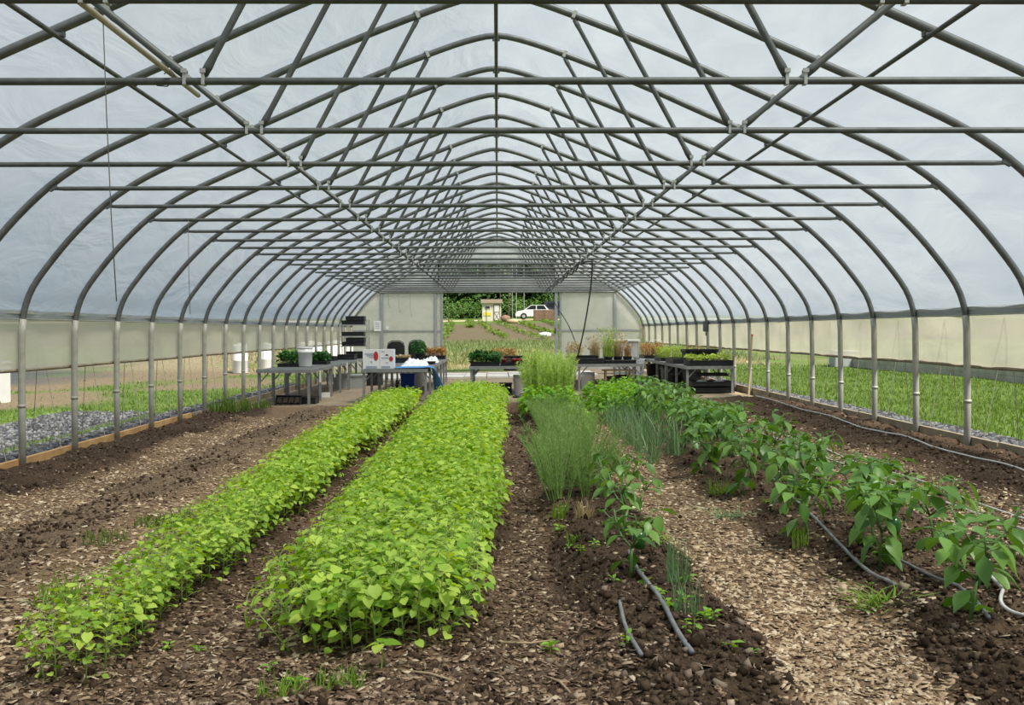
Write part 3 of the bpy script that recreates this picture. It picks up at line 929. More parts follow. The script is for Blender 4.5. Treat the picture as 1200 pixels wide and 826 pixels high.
# ------------------------------------------------------------------ pepper plants
ov_mes = []
for tpl in (OVATE, OVATE2):
    me = np_mesh('leaf', tpl[0], tpl[1], True); me.materials.append(M['pepper']); ov_mes.append(me)
def pepper(x, y, h, label, detail=True, seed=0, fruit=0, nleaf=30, ls=1.0):
    r = random.Random(seed + 100)
    mb = MB(); az, el, ro, s, p = [], [], [], [], []
    def add_leaf(b, a, sz, e):
        sz *= ls
        pet = b + np.array([math.cos(a), math.sin(a), .25]) * sz * .35
        mb.tube([b, pet], [.003, .002], 4, False)
        az.append(a + r.uniform(-.3, .3)); el.append(e); ro.append(r.uniform(-.4, .4)); s.append(sz); p.append(pet)
    top = np.array([r.uniform(-.04, .04), r.uniform(-.04, .04), h * .45])
    mb.tube([(0, 0, -.02), top * .5 + np.array([.01, 0, 0]), top], [.009, .008, .007], 6)
    for i in range(max(3, nleaf // 7)):
        t = .30 + .7 * i / (nleaf / 7)
        add_leaf(top * min(t, 1), r.uniform(0, 6.28), r.uniform(.11, .15), r.uniform(-1.0, -.3))
    nb = 3; tips = []
    for b in range(nb):
        a = b * 2.1 + r.uniform(-.4, .4)
        m1 = top + np.array([math.cos(a) * .09, math.sin(a) * .09, h * .27])
        mb.tube([top, (top + m1) / 2 + np.array([math.cos(a) * .015, math.sin(a) * .015, 0]), m1], [.006, .005, .0045], 5)
        for c in range(2):
            a2 = a + (c - .5) * 1.5 + r.uniform(-.3, .3)
            m2 = m1 + np.array([math.cos(a2) * .07, math.sin(a2) * .07, h * r.uniform(.18, .30)])
            mb.tube([m1, m2], [.0042, .0028], 5)
            tips.append(m2)
            k = max(2, (nleaf - nleaf // 7) // 6)
            for i in range(k):
                t = (i + .4) / k
                q = m1 * (1 - t) + m2 * t
                add_leaf(q, a2 + i * 2.4 + r.uniform(-.5, .5), r.uniform(.085, .145) * (1 - .3 * (t > .8)), r.uniform(-.95, .05) if t < .8 else r.uniform(-.4, .5))
        mid = (top + m1) / 2
        add_leaf(mid, a + 1.2, r.uniform(.1, .135), r.uniform(-1.0, -.4))
    Ms = rotmats(az, el, ro, s, p)
    o = thing('pepper_plant', label, 'pepper plant', (x, y, gz(x, y) - .005), r.uniform(0, 6.28), 'pepper plants')
    mb.build('stem', M['pstem'], o, True)
    if detail:
        for j, lm in enumerate(Ms):
            lo = lk(bpy.data.objects.new('leaf', ov_mes[j % 2]), o)
            lo.matrix_local = Matrix([list(lm[0]), list(lm[1]), list(lm[2]), [0, 0, 0, 1]])
    else:
        Vv, Ff = scatter(OVATE[0], OVATE[1], Ms)
        np_obj('foliage', Vv, Ff, M['pepper'], o, True)
    for k in range(fruit):
        a = r.uniform(0, 6.28); q = top + np.array([math.cos(a) * .06, math.sin(a) * .06, h * .1])
        f = MB().lathe([(.006, .045), (.012, .035), (.028, .03), (.033, .01), (.031, -.02), (.024, -.045), (.008, -.052)], (0, 0, 0), 10).build('pepper', M['pfruit'], o, True)
        f.location = q
    return o
pep = [(1.86, 3.98, .38, 'nearest pepper plant, at the lower right edge of the picture', 1, 34, 0),
       (1.86, 4.92, .43, 'pepper plant with a green fruit, second from the lower right', 2, 50, 1),
       (2.02, 5.75, .43, 'pepper plant in the right bed, third from the lower right', 3, 40, 1),
       (1.80, 6.35, .42, 'pepper plant in the right bed, fourth from the lower right', 4, 40, 0),
       (2.10, 6.95, .44, 'pepper plant in the right bed, fifth from the lower right', 5, 40, 0),
       (1.95, 7.75, .45, 'pepper plant behind the end of the grey drip hose', 6, 40, 0),
       (1.70, 5.55, .36, 'small pepper plant left of the grey drip hose', 17, 34, 0),
       (2.12, 4.45, .36, 'small pepper plant behind the nearest one', 18, 32, 0),
       (2.0, 5.3, .40, 'pepper plant just behind the one with the green fruit', 19, 42, 0),
       (2.28, 5.25, .38, 'pepper plant in the outer line of the right bed, nearest the viewer', 11, 34, 0),
       (2.34, 6.35, .40, 'pepper plant in the outer line, second from the viewer', 12, 38, 0),
       (1.72, 7.15, .43, 'pepper plant beside the chip path at the hose bend', 13, 40, 0),
       (2.36, 7.5, .43, 'pepper plant in the outer line, third from the viewer', 14, 40, 0),
       (1.66, 8.2, .46, 'pepper plant in front of the onions by the chip path', 15, 44, 0),
       (2.30, 8.4, .46, 'pepper plant in the outer line, fourth from the viewer', 16, 44, 0),
       (1.85, 8.75, .52, 'tallest bushy pepper plant in the middle of the right bed', 7, 52, 1),
       (2.10, 9.15, .50, 'tall pepper plant right of the tallest bushy one', 8, 52, 0),
       (1.80, 9.75, .48, 'pepper plant just behind the tallest bushy one', 9, 48, 0)]
for (x, y, h, lab, sd, nl, fr) in pep: pepper(x, y, h, lab, True, sd, fr, nl)
k = 0
for y in (10.3, 10.9, 11.6, 12.3, 13.0, 13.8, 14.6, 15.4, 16.2):
    for x in (1.95, 2.35):
        pepper(x + rnd.uniform(-.08, .08), y + rnd.uniform(-.1, .1), .41 + rnd.uniform(-.04, .04),
               'leafy pepper plant in the far right bed, %s back, %s line' % (ORD[k // 2], 'inner' if k % 2 == 0 else 'outer'), False, 30 + k, 0, 46)
        k += 1
for (x, y, h, lab, sd, nl, fr) in [(.62, 4.75, .34, 'pepper plant with dark fruit, nearest on the middle soil ridge', 61, 22, 1),
                                   (.66, 5.45, .34, 'slim pepper plant, second on the middle soil ridge', 62, 22, 0),
                                   (.74, 6.1, .36, 'pepper plant on the middle soil ridge beside the dill', 63, 26, 0),
                                   (.86, 6.9, .34, 'pepper plant at the right foot of the dill patch', 64, 26, 0)]:
    pepper(x, y, h, lab, True, sd, fr, nl, .72)

# ------------------------------------------------------------------ dill, tall herbs, bushy herbs, onions
def feathery(name, x, y, h, label, cat, m, group, nst=7, nth=26, thl=.09, w=.0035, seed=0, spread=.12):
    r = np.random.default_rng(seed + 500)
    o = thing(name, label, cat, (x, y, gz(x, y) - .01), 0, group)
    mb = MB(); acc = []
    for i in range(nst):
        a = r.random() * 6.28; rad = spread * r.random()
        hh = h * (.7 + .35 * r.random())
        b = np.array([math.cos(a) * rad * .5, math.sin(a) * rad * .5, 0]); e = np.array([math.cos(a) * rad * 1.5, math.sin(a) * rad * 1.5, hh])
        mb.tube([b, (b + e) / 2 + np.array([0, 0, .02]), e], [.004, .003, .0015], 4, False)
        t = .12 + .9 * r.random(nth)
        P = b[None] * (1 - t[:, None]) + e[None] * t[:, None]
        S = np.stack([np.full(nth, w), thl * (.5 + r.random(nth)), np.full(nth, thl)], -1)
        acc.append(scatter(blade_v, [blade_f4, blade_f3], rotmats(r.random(nth) * 6.28, .2 + r.random(nth) * 1.1, r.normal(0, .5, nth), S, P)))
    mb.build('stems', m, o)
    Vv, Ff = join(acc); f = np_obj('fronds', Vv, Ff, m, o); f['kind'] = 'stuff'
    return o
k = 0
DY = [6.9, 7.3, 7.7, 8.1, 8.55, 9.0, 9.6, 10.2, 10.9, 11.6, 12.4]
def DX(y): return [.46, .62] if y < 7.5 else [.48, .70] if y < 9.3 else [.55, .80]
for y in DY:
    for x in DX(y):
        feathery('dill_plant', x + rnd.uniform(-.05, .05), y + rnd.uniform(-.1, .1), .37 + rnd.uniform(-.09, .09),
                 'feathery dill plant in the %s row back, %s from the left' % (ORD[DY.index(y)], ORD[DX(y).index(x)]), 'dill', M['dill'], 'dill patch', 17, 110, .055, .0026, k, .20)
        k += 1
for i, (x, y) in enumerate([(.52, 14.0), (.82, 14.1), (.66, 14.5), (.95, 14.7), (.55, 15.0), (.80, 15.2)]):
    o = feathery('tall_herb', x, y, .75 + rnd.uniform(-.05, .08), 'tall pale feathery herb before the cable bench, %s of its clump' % ['front left', 'front right', 'middle', 'far right', 'back left', 'back right'][i], 'herb', M['dillt'], 'tall herb clump', 46, 130, .07, .0075, 60 + i, .19)
def leafy(name, x, y, h, w, label, cat, m, n, size, tpl=LANCE, group=None, seed=0, stems=True, zb=None, dome=True, parent=None):
    r = np.random.default_rng(seed + 900)
    if parent is None:
        o = thing(name, label, cat, (x, y, (gz(x, y) if zb is None else zb) - .005), 0, group)
    else: o = parent
    u = r.random(n); a = r.random(n) * 6.283
    ph = np.arccos(1 - u * 1.15)
    rr = .72 + .3 * r.random(n)
    P = np.stack([np.sin(ph) * np.cos(a) * w * rr, np.sin(ph) * np.sin(a) * w * rr, h * (.35 + .6 * np.cos(ph)) * rr], -1)
    P[:, 2] = np.clip(P[:, 2], .02, None)
    Ms = rotmats(a + r.normal(0, .6, n), .35 - ph * .5 + r.normal(0, .35, n), r.normal(0, .4, n), size * (.7 + .6 * r.random(n)), P)
    Vv, Ff = scatter(tpl[0], tpl[1], Ms)
    f = np_obj('foliage', Vv, Ff, m, o, True); f['kind'] = 'stuff'
    if stems:
        mb = MB()
        for i in range(8):
            q = P[i]; mb.tube([(q[0] * .1, q[1] * .1, 0), (q[0] * .5, q[1] * .5, q[2] * .6), tuple(q)], [.005, .004, .002], 4, False)
        mb.build('stems', M['beanstem'], o)
    return o
for i, (x, y, h, w, lab) in enumerate([(1.45, 13.6, .50, .26, 'bushy light green herb beside the onions, front left of its clump'),
                                  (1.68, 14.0, .58, .30, 'bushy light green herb, tallest of the clump before the onions'),
                                  (1.42, 14.5, .55, .26, 'bushy light green herb at the back left of its clump'),
                                  (1.80, 13.3, .40, .22, 'bushy light green herb at the front right of its clump')]):
    leafy('bushy_herb', x, y, h, w, lab, 'herb', M['bush'], 620, .075, LANCE, 'bushy herb clump', i)
for i, (x, y, h, w, lab) in enumerate([(.55, 13.5, .46, .26, 'leafy basil like herb at the foot of the tall feathery clump'),
                                  (.86, 13.55, .42, .24, 'low leafy green herb right of the tall clump foot'),
                                  (.95, 12.7, .22, .2, 'low yellowish green herb behind the dill patch')]):
    leafy('leafy_herb', x, y, h, w, lab, 'herb', M['bush'], 330, .085, OVATE, None, 20 + i)
def tuft(name, x, y, h, n, spread, label, cat, m, w=.006, lean=.35, group=None, zb=None):
    o = thing(name, label, cat, (x, y, (gz(x, y) if zb is None else zb) - .005), 0, group)
    a = rng.random(n) * 6.28; rr = spread * np.sqrt(rng.random(n))
    Vv, Ff = blades(np.cos(a) * rr, np.sin(a) * rr, np.zeros(n), h * (.5 + .6 * rng.random(n)), np.full(n, w), lean)
    f = np_obj('blades', Vv, Ff, m, o)
    f['kind'] = 'stuff'
    return o
k = 0
for iy, y in enumerate(np.arange(9.3, 13.6, .36)):
    for x in (1.42, 1.64):
        tuft('onion_plant', x + rnd.uniform(-.05, .05), y + rnd.uniform(-.1, .1), .44, 34, .06, 'spiky grey green onion plant, %s back in the %s line' % (ORD[iy], 'path side' if x < 1.5 else 'pepper side'), 'onion', M['onion'], .0075, .5, 'onions beside the peppers')
        k += 1
T = [('grass_tuft', -2.12, 4.85, .20, 46, .10, 'grass tuft with broad blades at the left edge beside the narrow row', 'grass', .010, .6),
     ('grass_tuft', -1.92, 4.55, .26, 14, .05, 'tall grass tuft touching the narrow row near its front', 'grass', .011, .35),
     ('grass_tuft', -2.20, 6.75, .09, 260, .20, 'low round green grass patch on the left chip path', 'lawn', .009, .7),
     ('grass_tuft', -2.38, 6.15, .10, 90, .14, 'thin grass patch in front of the round patch on the left', 'lawn', .008, .6),
     ('grass_tuft', -2.25, 8.6, .08, 80, .16, 'small grass patch farther along the left chip path', 'grass', .005, .7),
     ('grass_tuft', -4.35, 16.4, .30, 260, .35, 'lush grass clump by the left base board near the benches', 'lawn', .012, .4),
     ('grass_tuft', -4.1, 17.2, .2, 160, .3, 'grass clump in front of the left bench legs', 'lawn', .012, .4),
     ('grass_tuft', -.72, 3.42, .10, 90, .09, 'grass tuft at the bottom edge left of the lone seedling', 'grass', .006, .7),
     ('grass_tuft', -.55, 3.47, .10, 90, .08, 'grass tuft at the bottom edge beside the lone seedling', 'grass', .006, .6),
     ('grass_tuft', .80, 4.55, .27, 60, .05, 'tall slender grass clump on the right flank of the soil ridge', 'onion', .005, .22),
     ('grass_tuft', .74, 3.95, .22, 42, .06, 'slender grass clump nearest on the soil ridge', 'onion', .005, .35),
     ('grass_tuft', .38, 6.3, .14, 40, .06, 'yellow green weed tuft on the left flank of the soil ridge', 'grass', .007, .45),
     ('grass_tuft', .42, 5.6, .07, 40, .05, 'tiny weed tuft on the left flank of the soil ridge', 'grass', .006, .6),
     ('grass_tuft', 1.62, 4.28, .26, 60, .10, 'limp pulled grass lying at the edge of the right chip path', 'grass', .007, 1.15),
     ('grass_tuft', 1.50, 6.5, .22, 60, .10, 'limp pale onion tops lying beside the right chip path', 'onion', .007, 1.2),
     ('grass_tuft', 1.60, 7.4, .16, 50, .08, 'small weed tuft beside the bend of the chip path', 'grass', .006, .7),
     ('grass_tuft', 1.62, 5.45, .16, 24, .05, 'thin weed tuft left of the grey drip hose', 'grass', .006, .4),
     ('grass_tuft', 2.3, 7.9, .3, 46, .10, 'blue green onion like tuft between the pepper plants', 'onion', .007, .5),
     ('grass_tuft', 2.65, 9.3, .25, 46, .10, 'blue green tuft right of the tall pepper plants', 'onion', .007, .5),
     ('grass_tuft', 3.05, 6.6, .14, 40, .12, 'weedy grass tuft beside the pale drip lines on the right', 'grass', .006, .6),
     ('grass_tuft', 3.2, 7.4, .14, 50, .14, 'weedy grass tuft farther along the pale drip lines', 'grass', .006, .6),
     ('grass_tuft', 1.0, 8.6, .16, 120, .12, 'yellow green tuft at the right edge of the dill', 'lawn', .007, .6),
     ('grass_tuft', 1.05, 9.7, .2, 120, .12, 'yellow green tuft farther along the dill patch', 'lawn', .007, .6),
     ('straw_tuft', .52, 6.15, .14, 60, .06, 'pale dry straw clump on the soil ridge beside the dill', 'dry', .007, .5),
     ('straw_tuft', 1.0, 12.1, .14, 160, .25, 'dry yellow grass between the dill and the bushy herb', 'dry', .008, .8)]
for (nm, x, y, h, n, sp_, lab, m_, w_, ln) in T:
    tuft(nm, x, y, h, n, sp_, lab, 'grass' if nm == 'grass_tuft' else 'straw', M[m_], w_, ln)
# small weeds on the ridge and paths
for i in range(34):
    if i < 22: x, y = rnd.uniform(.36, .95), rnd.uniform(3.5, 6.0)
    elif i < 28: x, y = rnd.uniform(1.65, 2.5), rnd.uniform(4.0, 7.0)
    else: x, y = rnd.uniform(-2.2, .2), rnd.uniform(3.5, 4.2)
    if 3.7 < y and -.9 < x < .05: x = .2
    n = rnd.randrange(5, 10)
    o = thing('weed_sprout', 'tiny green weed sprout on the bare soil', 'weed', (x, y, gz(x, y) - .003), rnd.uniform(0, 6), 'weed sprouts on the soil')
    a = np.arange(n) * 2.4
    hh = rnd.uniform(.02, .06)
    P = np.stack([np.cos(a) * .006, np.sin(a) * .006, hh * (.3 + .7 * np.arange(n) / n)], -1)
    Vv, Ff = scatter(OVATE[0], OVATE[1], rotmats(a, rng.normal(.3, .3, n), rng.normal(0, .3, n), np.full(n, rnd.uniform(.022, .045)), P))
    np_obj('leaves', Vv, Ff, M['bush'], o, True)
    MB().tube([(0, 0, 0), (.003, 0, hh)], [.0025, .0015], 4).build('stem', M['beanstem'], o)
# the lone seedling at the front
o = thing('lone_seedling', 'lone bright seedling with broad leaves in front of the wide bed', 'plant', (-.42, 3.62, gz(-.42, 3.62)))
MB().tube([(0, 0, -.01), (.005, 0, .05), (0, 0, .09)], [.003, .003, .002], 5).build('stem', M['beanstem'], o)
for a, s_, e in ((.1, .062, .1), (3.0, .058, -.2), (1.6, .04, .3), (4.4, .045, -.3)):
    lm = rotmats([a], [e], [.1], [s_], [(math.cos(a) * .012, math.sin(a) * .012, .088)])[0]
    lo = lk(bpy.data.objects.new('leaf', heart_mes[0]), o)
    lo.matrix_local = Matrix([list(lm[0]), list(lm[1]), list(lm[2]), [0, 0, 0, 1]])

# ------------------------------------------------------------------ hoses, cords, sticks
def hose(name, pts, r, m, label, cat='hose', lift=.0, step=.12):
    P = catmull([(p[0], p[1]) for p in pts], 8)
    zz = [max(gz(p[0] + a, p[1] + b) for a in (-.05, 0, .05) for b in (-.06, 0, .06)) for p in P]
    zz = [sum(zz[max(0, i - 3):i + 4]) / len(zz[max(0, i - 3):i + 4]) for i in range(len(zz))]
    q = [(p[0], p[1], z_ + r * .6 + lift * .3) for p, z_ in zip(P, zz)]
    return tag(MB().tube(q, r, 8).build(name, m, None, True), label, cat)
hose('drip_hose', [(2.12, 7.9), (2.02, 7.0), (1.90, 6.1), (1.80, 5.3), (1.73, 4.65), (1.74, 4.42)], .009, M['hose'], 'grey drip hose curving through the pepper bed on the right', lift=.012)
hose('drip_hose', [(1.95, 5.3), (2.0, 4.7), (2.02, 4.35), (1.9, 3.9)], .008, M['hose'], 'thin grey drip line behind the two nearest pepper plants', lift=.008)
hose('drip_hose', [(.67, 5.2), (.655, 4.7), (.66, 4.2), (.65, 3.75), (.66, 3.45)], .010, M['hose'], 'grey drip hose along the top of the middle soil ridge', lift=.008)
hose('drip_hose', [(.49, 4.1), (.475, 3.8), (.48, 3.4)], .008, M['hose'], 'short grey drip hose end at the front of the soil ridge', lift=.006)
hose('drip_line', [(4.32, 17.0), (4.28, 15.6), (4.18, 14.0), (4.20, 12.8), (4.10, 11.4), (4.14, 10.2), (4.05, 9.2), (4.10, 8.3), (4.0, 7.4), (4.02, 6.4)], .008, M['whose'], 'white drip line along the dark soil by the right base board', lift=.012)
hose('drip_line', [(3.0, 12.5), (3.05, 11), (3.02, 9.6), (3.10, 8.2), (3.05, 7.0), (3.12, 5.8), (3.1, 5.2)], .007, M['whose'], 'pale drip line nearer the peppers of the right pair', lift=.012)
hose('drip_line', [(3.16, 12.2), (3.25, 10.6), (3.20, 9.2), (3.30, 8.0), (3.24, 6.8), (3.33, 5.6)], .007, M['whose'], 'pale drip line farther from the peppers of the right pair', lift=.012)
hose('drip_line', [(2.12, 3.9), (2.08, 4.15), (2.2, 4.4), (2.3, 4.8)], .008, M['whose'], 'white drip line end beside the nearest pepper plant', lift=.008)
for i, (x, y, L, a, lab) in enumerate([(-.25, 3.55, .26, 2.6, 'thin bent twig lying in front of the wide bed'), (.12, 4.0, .22, .3, 'thin twig on the dark mulch path right of the wide bed'),
                                  (-2.05, 5.9, .2, .2, 'flat pale stick on the left chip path'), (.20, 3.5, .2, 2.0, 'short twig at the bottom edge left of the soil ridge'),
                                  (2.05, 3.75, .22, 2.4, 'dark stick on the soil below the nearest pepper plant'), (-1.3, 4.45, .16, 1.0, 'dark bark strip beside the narrow row')]):
    dx, dy = math.cos(a) * L / 2, math.sin(a) * L / 2
    pts = [(x - dx, y - dy, gz(x - dx, y - dy) + .010), (x + dy * .12, y - dx * .12, gz(x, y) + .016), (x + dx, y + dy, gz(x + dx, y + dy) + .010)]
    tag(MB().tube(pts, [.004, .005, .003], 5).build('twig', M['twig'] if i < 4 else M['lattice'], None, True), lab, 'twig')
# tan pipe lying on the ties, with the hanging strings
tp = thing('loose_pipe', 'tan pipe lying lengthwise on the nearest cross ties, upper left', 'pipe', (-1.57, 0, TIEZ + .038))
MB().tube([(0, 2.3, 0), (0, 5.42, 0)], .013, 8).build('pipe', M['tanpipe'], tp, True)
MB().tube([(-.02, Y0 - .03, -.01), (.0, Y0, .018), (.02, Y0 + .03, -.02), (-.02, Y0 + .01, -.06), (-.05, Y0 - .05, -.07)], .003, 5).build('wire_tie', M['black'], tp)
def string(pts, r, label, m='drope'):
    tag(MB().tube(pts, r, 5).build('hanging_string', M[m], None, True), label, 'string')
string([(-1.57, 4.12, TIEZ + .055), (-1.56, 4.12, 2.1), (-1.55, 4.13, 1.7), (-1.53, 4.12, 1.37)], .0022, 'thin dark string hanging from the tan pipe')
y7 = Y0 + 5 * BAY
string([(-3.32, y7 - .022, TIEZ + .01), (-3.32, y7 - .02, 1.9), (-3.31, y7 - .02, 1.44)], .003, 'thin grey string hanging from a tie by the left arches')
y7 = Y0 + 21 * BAY
for i, x in enumerate((-3.25, -2.95, -2.6)):
    string([(x, y7 - .02, TIEZ + .01), (x, y7 - .02, 2.05 - .1 * i), (x + .05, y7 - .02, 1.95 - .13 * i)], .004, 'thin cord hanging before the left back panel, %s from the left' % ORD[i])
yc = Y0 + 11 * BAY
cb = thing('power_cable', 'black power cable looped over the roof ties above the right middle bench', 'cable', (0, 0, 0))
pts = []
for i in range(11):
    yy = Y0 + (11 + i) * BAY
    xx = 1.45 + .02 * math.sin(i * 2)
    pts += [(xx, yy - .1, TIEZ - .02), (xx + .03, yy, TIEZ + .03), (xx, yy + .3, TIEZ - .10)]
MB().tube([tuple(p) for p in catmull([(1.72, yc - .03, TIEZ + .03), (1.6, yc, TIEZ + .04)] + pts, 3)], .014, 6).build('overhead_run', M['cable'], cb, True)
MB().tube([tuple(p) for p in catmull([(1.72, yc - .03, TIEZ + .03), (1.70, yc + .2, 2.0), (1.66, yc + 1.1, 1.3), (1.66, yc + 2.6, .75), (1.62, yc + 2.8, .45)], 6)], .014, 6).build('hanging_run', M['cable'], cb, True)
MB().tube([tuple(p) for p in catmull([(1.45, Y0 + 19 * BAY, TIEZ - .02), (1.55, Y0 + 18.5 * BAY, 2.0), (1.75, 25.2, 1.4), (1.92, 24.2, .8)], 6)], .012, 6).build('second_drop', M['cable'], cb, True)
st_ = thing('wooden_stake', 'wooden stake leaning against the right side posts', 'stake', (4.45, 18.0, gz(4.45, 18.0)))
MB().tube([(0, 0, -.02), (.09, .1, 1.08)], .017, 6).build('shaft', M['tan_wood'], st_)
MB().tube([(.088, .098, 1.06), (.0905, .1005, 1.10)], .019, 6).build('tip', M['redpot'], st_)
tb = thing('thermostat_box', 'small dark box fixed to a right side post above the benches', 'box', (4.50, Y0 + 14 * BAY - .06, 1.33))
MB().box((0, 0, 0), (.10, .08, .22)).build('housing', M['dgrey'], tb)
MB().tube([(0, 0, -.11), (.01, 0, -.2)], .01, 6).build('cord', M['cable'], tb)

# ------------------------------------------------------------------ benches
TOP = .58
def bench(x0, x1, y0, y1, label):
    cx, cy = (x0 + x1) / 2, (y0 + y1) / 2
    g0 = float(base_z(np.array([cx]))[0])
    w, L = x1 - x0, y1 - y0
    h = TOP - g0
    o = thing('metal_bench', label, 'bench', (cx, cy, g0), 0, 'grey metal growing benches')
    MB().b2(-w / 2 + .02, w / 2 - .02, -L / 2 + .02, L / 2 - .02, h - .018, h - .002).build('mesh_top', M['mesh_top'], o)
    f = MB()
    for s in (-1, 1):
        f.box((s * (w / 2 - .018), 0, h - .03), (.036, L, .06))
        f.box((0, s * (L / 2 - .018), h - .03), (w - .072, .036, .058))
    f.build('frame', M['bench'], o)
    for sx in (-1, 1):
        for k, yy in enumerate((-L / 2 + .05, 0, L / 2 - .05)):
            px = sx * (w / 2 - .04)
            lg = MB().box((px, yy, (h - .06) / 2), (.042, .042, h - .06)).build('leg', M['bench'], o)
            MB().tube([(px, yy, h - .24), (px - sx * .16, yy, h - .06)], .011, 6).build('brace', M['bench'], lg)
    return o
for i in range(3):
    pos = ['front', 'middle', 'back'][i]
    bench(-4.25, -3.30, 18.0 + i * 2.45, 20.4 + i * 2.45, 'grey metal bench, %s one of the row along the left wall' % pos)
    bench(-2.42, -1.24, 18.1 + i * 2.45, 20.5 + i * 2.45, 'grey metal bench, %s one of the row holding the white boxes' % pos)
    bench(3.50, 4.42, 18.9 + i * 2.45, 21.3 + i * 2.45, 'grey metal bench, %s one of the row along the right wall' % pos)
bench(-.54, .60, 19.4, 21.8, 'grey metal bench alone in the middle before the back doorway')
for i in range(2):
    bench(1.60, 2.93, 20.4 + i * 2.45, 22.8 + i * 2.45, 'grey metal bench, %s one of the row under the hanging cable' % ['front', 'back'][i])

def bucket(x, y, z, label, lid=True, r=.145, h=.36, m='white'):
    o = thing('bucket', label, 'bucket', (x, y, z))
    k = r / .145
    MB().lathe([(.122 * k, 0), (.127 * k, .01), (.140 * k, h - .09), (.146 * k, h - .085), (.146 * k, h - .075), (.141 * k, h - .07), (.145 * k, h), (.135 * k, h), (.118 * k, .02)], (0, 0, 0), 24).build('body', M[m], o, True)
    if lid:
        MB().lathe([(.148 * k, h - .012), (.152 * k, h - .008), (.152 * k, h + .012), (.146 * k, h + .016), (.12 * k, h + .012)], (0, 0, 0), 24).build('lid', M[m], o, True)
    MB().tube([(math.cos(a) * .152 * k, -.02 - .05 * math.sin(a), h - .085 - .10 * math.sin(a)) for a in np.linspace(0, math.pi, 9)], .003, 5).build('handle', M['galv'], o)
    return o
TZ = TOP + .001
bucket(-3.69, 19.6, TZ, 'white lidded bucket on the left wall bench')
bucket(.45, 20.0, gz(.45, 20) + .02, 'white bucket on the ground under the middle bench', False)
bucket(1.86, 21.0, gz(1.86, 21), 'white bucket under the bench with the dry grasses', False)
bucket(-1.83, 23.6, gz(-1.83, 23.6), 'white bucket behind the blue bin under the bench', False)

def tray(x, y, z, w, d, h, label, plants=None, ph=.12, cells=True, rot=0, m='black', n=None, size=.05, group=None, tpl=OVATE, name='seedling_tray', tilt=None):
    o = thing(name, label, 'tray', (x, y, z), rot, group)
    if tilt: o.rotation_euler = tilt
    b = MB(); t = .008
    b.box((0, 0, .005), (w, d, .01))
    for s in (-1, 1):
        b.box((s * (w / 2 - t / 2), 0, h / 2), (t, d, h)); b.box((0, s * (d / 2 - t / 2), h / 2), (w - 2 * t, t, h))
    tb_ = b.build('tray', M[m], o)
    rr = MB()
    for s in (-1, 1):
        rr.box((s * (w / 2 + .004), 0, h - .006), (.016, d + .02, .012)); rr.box((0, s * (d / 2 + .004), h - .006), (w + .02, .016, .012))
    rr.build('rim', M[m], tb_)
    if cells:
        c = MB()
        nx_, ny_ = max(2, int(w / .11)), max(2, int(d / .11))
        for i in range(nx_):
            for j in range(ny_):
                c.box(((i + .5) / nx_ * (w - .03) - (w - .03) / 2, (j + .5) / ny_ * (d - .03) - (d - .03) / 2, h * .5), (w / nx_ * .72, d / ny_ * .72, h * .86))
        c.build('soil_plugs', M['soilplug'], o)
    if plants is not None:
        n = n or int(w * d * 2600)
        r = rng
        xx = (r.random(n) - .5) * w * 1.04; yy = (r.random(n) - .5) * d * 1.04
        zz = h + ph * r.random(n) ** .6 * (.7 + .6 * vnoise(xx + x, yy + y, .12, 51))
        Ms = rotmats(r.random(n) * 6.28, r.normal(.25, .45, n), r.normal(0, .4, n), size * (.7 + .6 * r.random(n)), np.stack([xx, yy, zz], -1))
        Vv, Ff = scatter(tpl[0], tpl[1], Ms)
        st2 = blades(xx[::3], yy[::3], np.full(len(xx[::3]), h * .8), zz[::3] - h * .8 + .01, np.full(len(xx[::3]), .004), .12)
        Vv, Ff = join([(Vv, Ff), st2])
        f = np_obj('seedlings', Vv, Ff, M[plants], o); f['kind'] = 'stuff'
    return o
M['soilplug'] = mat('potting_soil', (.03, .022, .016), (.06, .045, .032), rough=.95, scale=30)
# left wall bench
tray(-4.0, 19.8, TZ, .42, .5, .06, 'black tray of dark green seedlings left of the white bucket', 'seedg', .20, size=.07)
tray(-3.72, 21.2, TZ, .42, .5, .06, 'black tray of dark green seedlings right of the white bucket', 'seedg', .16, size=.07)
tray(-4.0, 23.7, TZ, .5, .5, .10, 'empty black tray at the back of the left wall bench', name='black_tray')
tray(-3.62, 24.6, TZ, .4, .5, .12, 'black tray near the back right corner of the left wall bench', name='black_tray')
tray(-3.72, 18.15, gz(-3.72, 18.15) + .015, .46, .30, .05, 'black tray leaning under the front of the left bench', name='black_tray', tilt=(R(62), 0, R(-8)))
tray(-3.40, 18.5, gz(-3.4, 18.5) + .005, .26, .4, .12, 'black box tray on the ground by the front bench leg', name='black_tray')
bx = thing('storage_tote', 'long grey storage tote on the ground under the left benches', 'tote', (-3.42, 23.6, gz(-3.42, 23.6)))
MB().box((0, 0, .14), (.68, .42, .28), taper=1.06).build('body', M['grey'], bx)
MB().box((0, 0, .295), (.76, .48, .035)).build('lid', M['grey'], bx)
bx = thing('black_crate', 'black crate with a yellow top rim between the left benches', 'crate', (-2.96, 24.6, gz(-2.96, 24.6)))
MB().box((0, 0, .16), (.36, .36, .32)).build('body', M['black'], bx)
MB().box((0, 0, .335), (.40, .40, .03)).build('rim', M['yellow'], bx)
bx = thing('white_carton', 'small white carton on the ground behind the front left bench legs', 'carton', (-3.42, 20.3, gz(-3.42, 20.3)))
MB().box((0, 0, .045), (.16, .12, .09)).build('body', M['paper'], bx); MB().box((0, 0, .092), (.165, .04, .004)).build('tape', M['tan_wood'], bx)
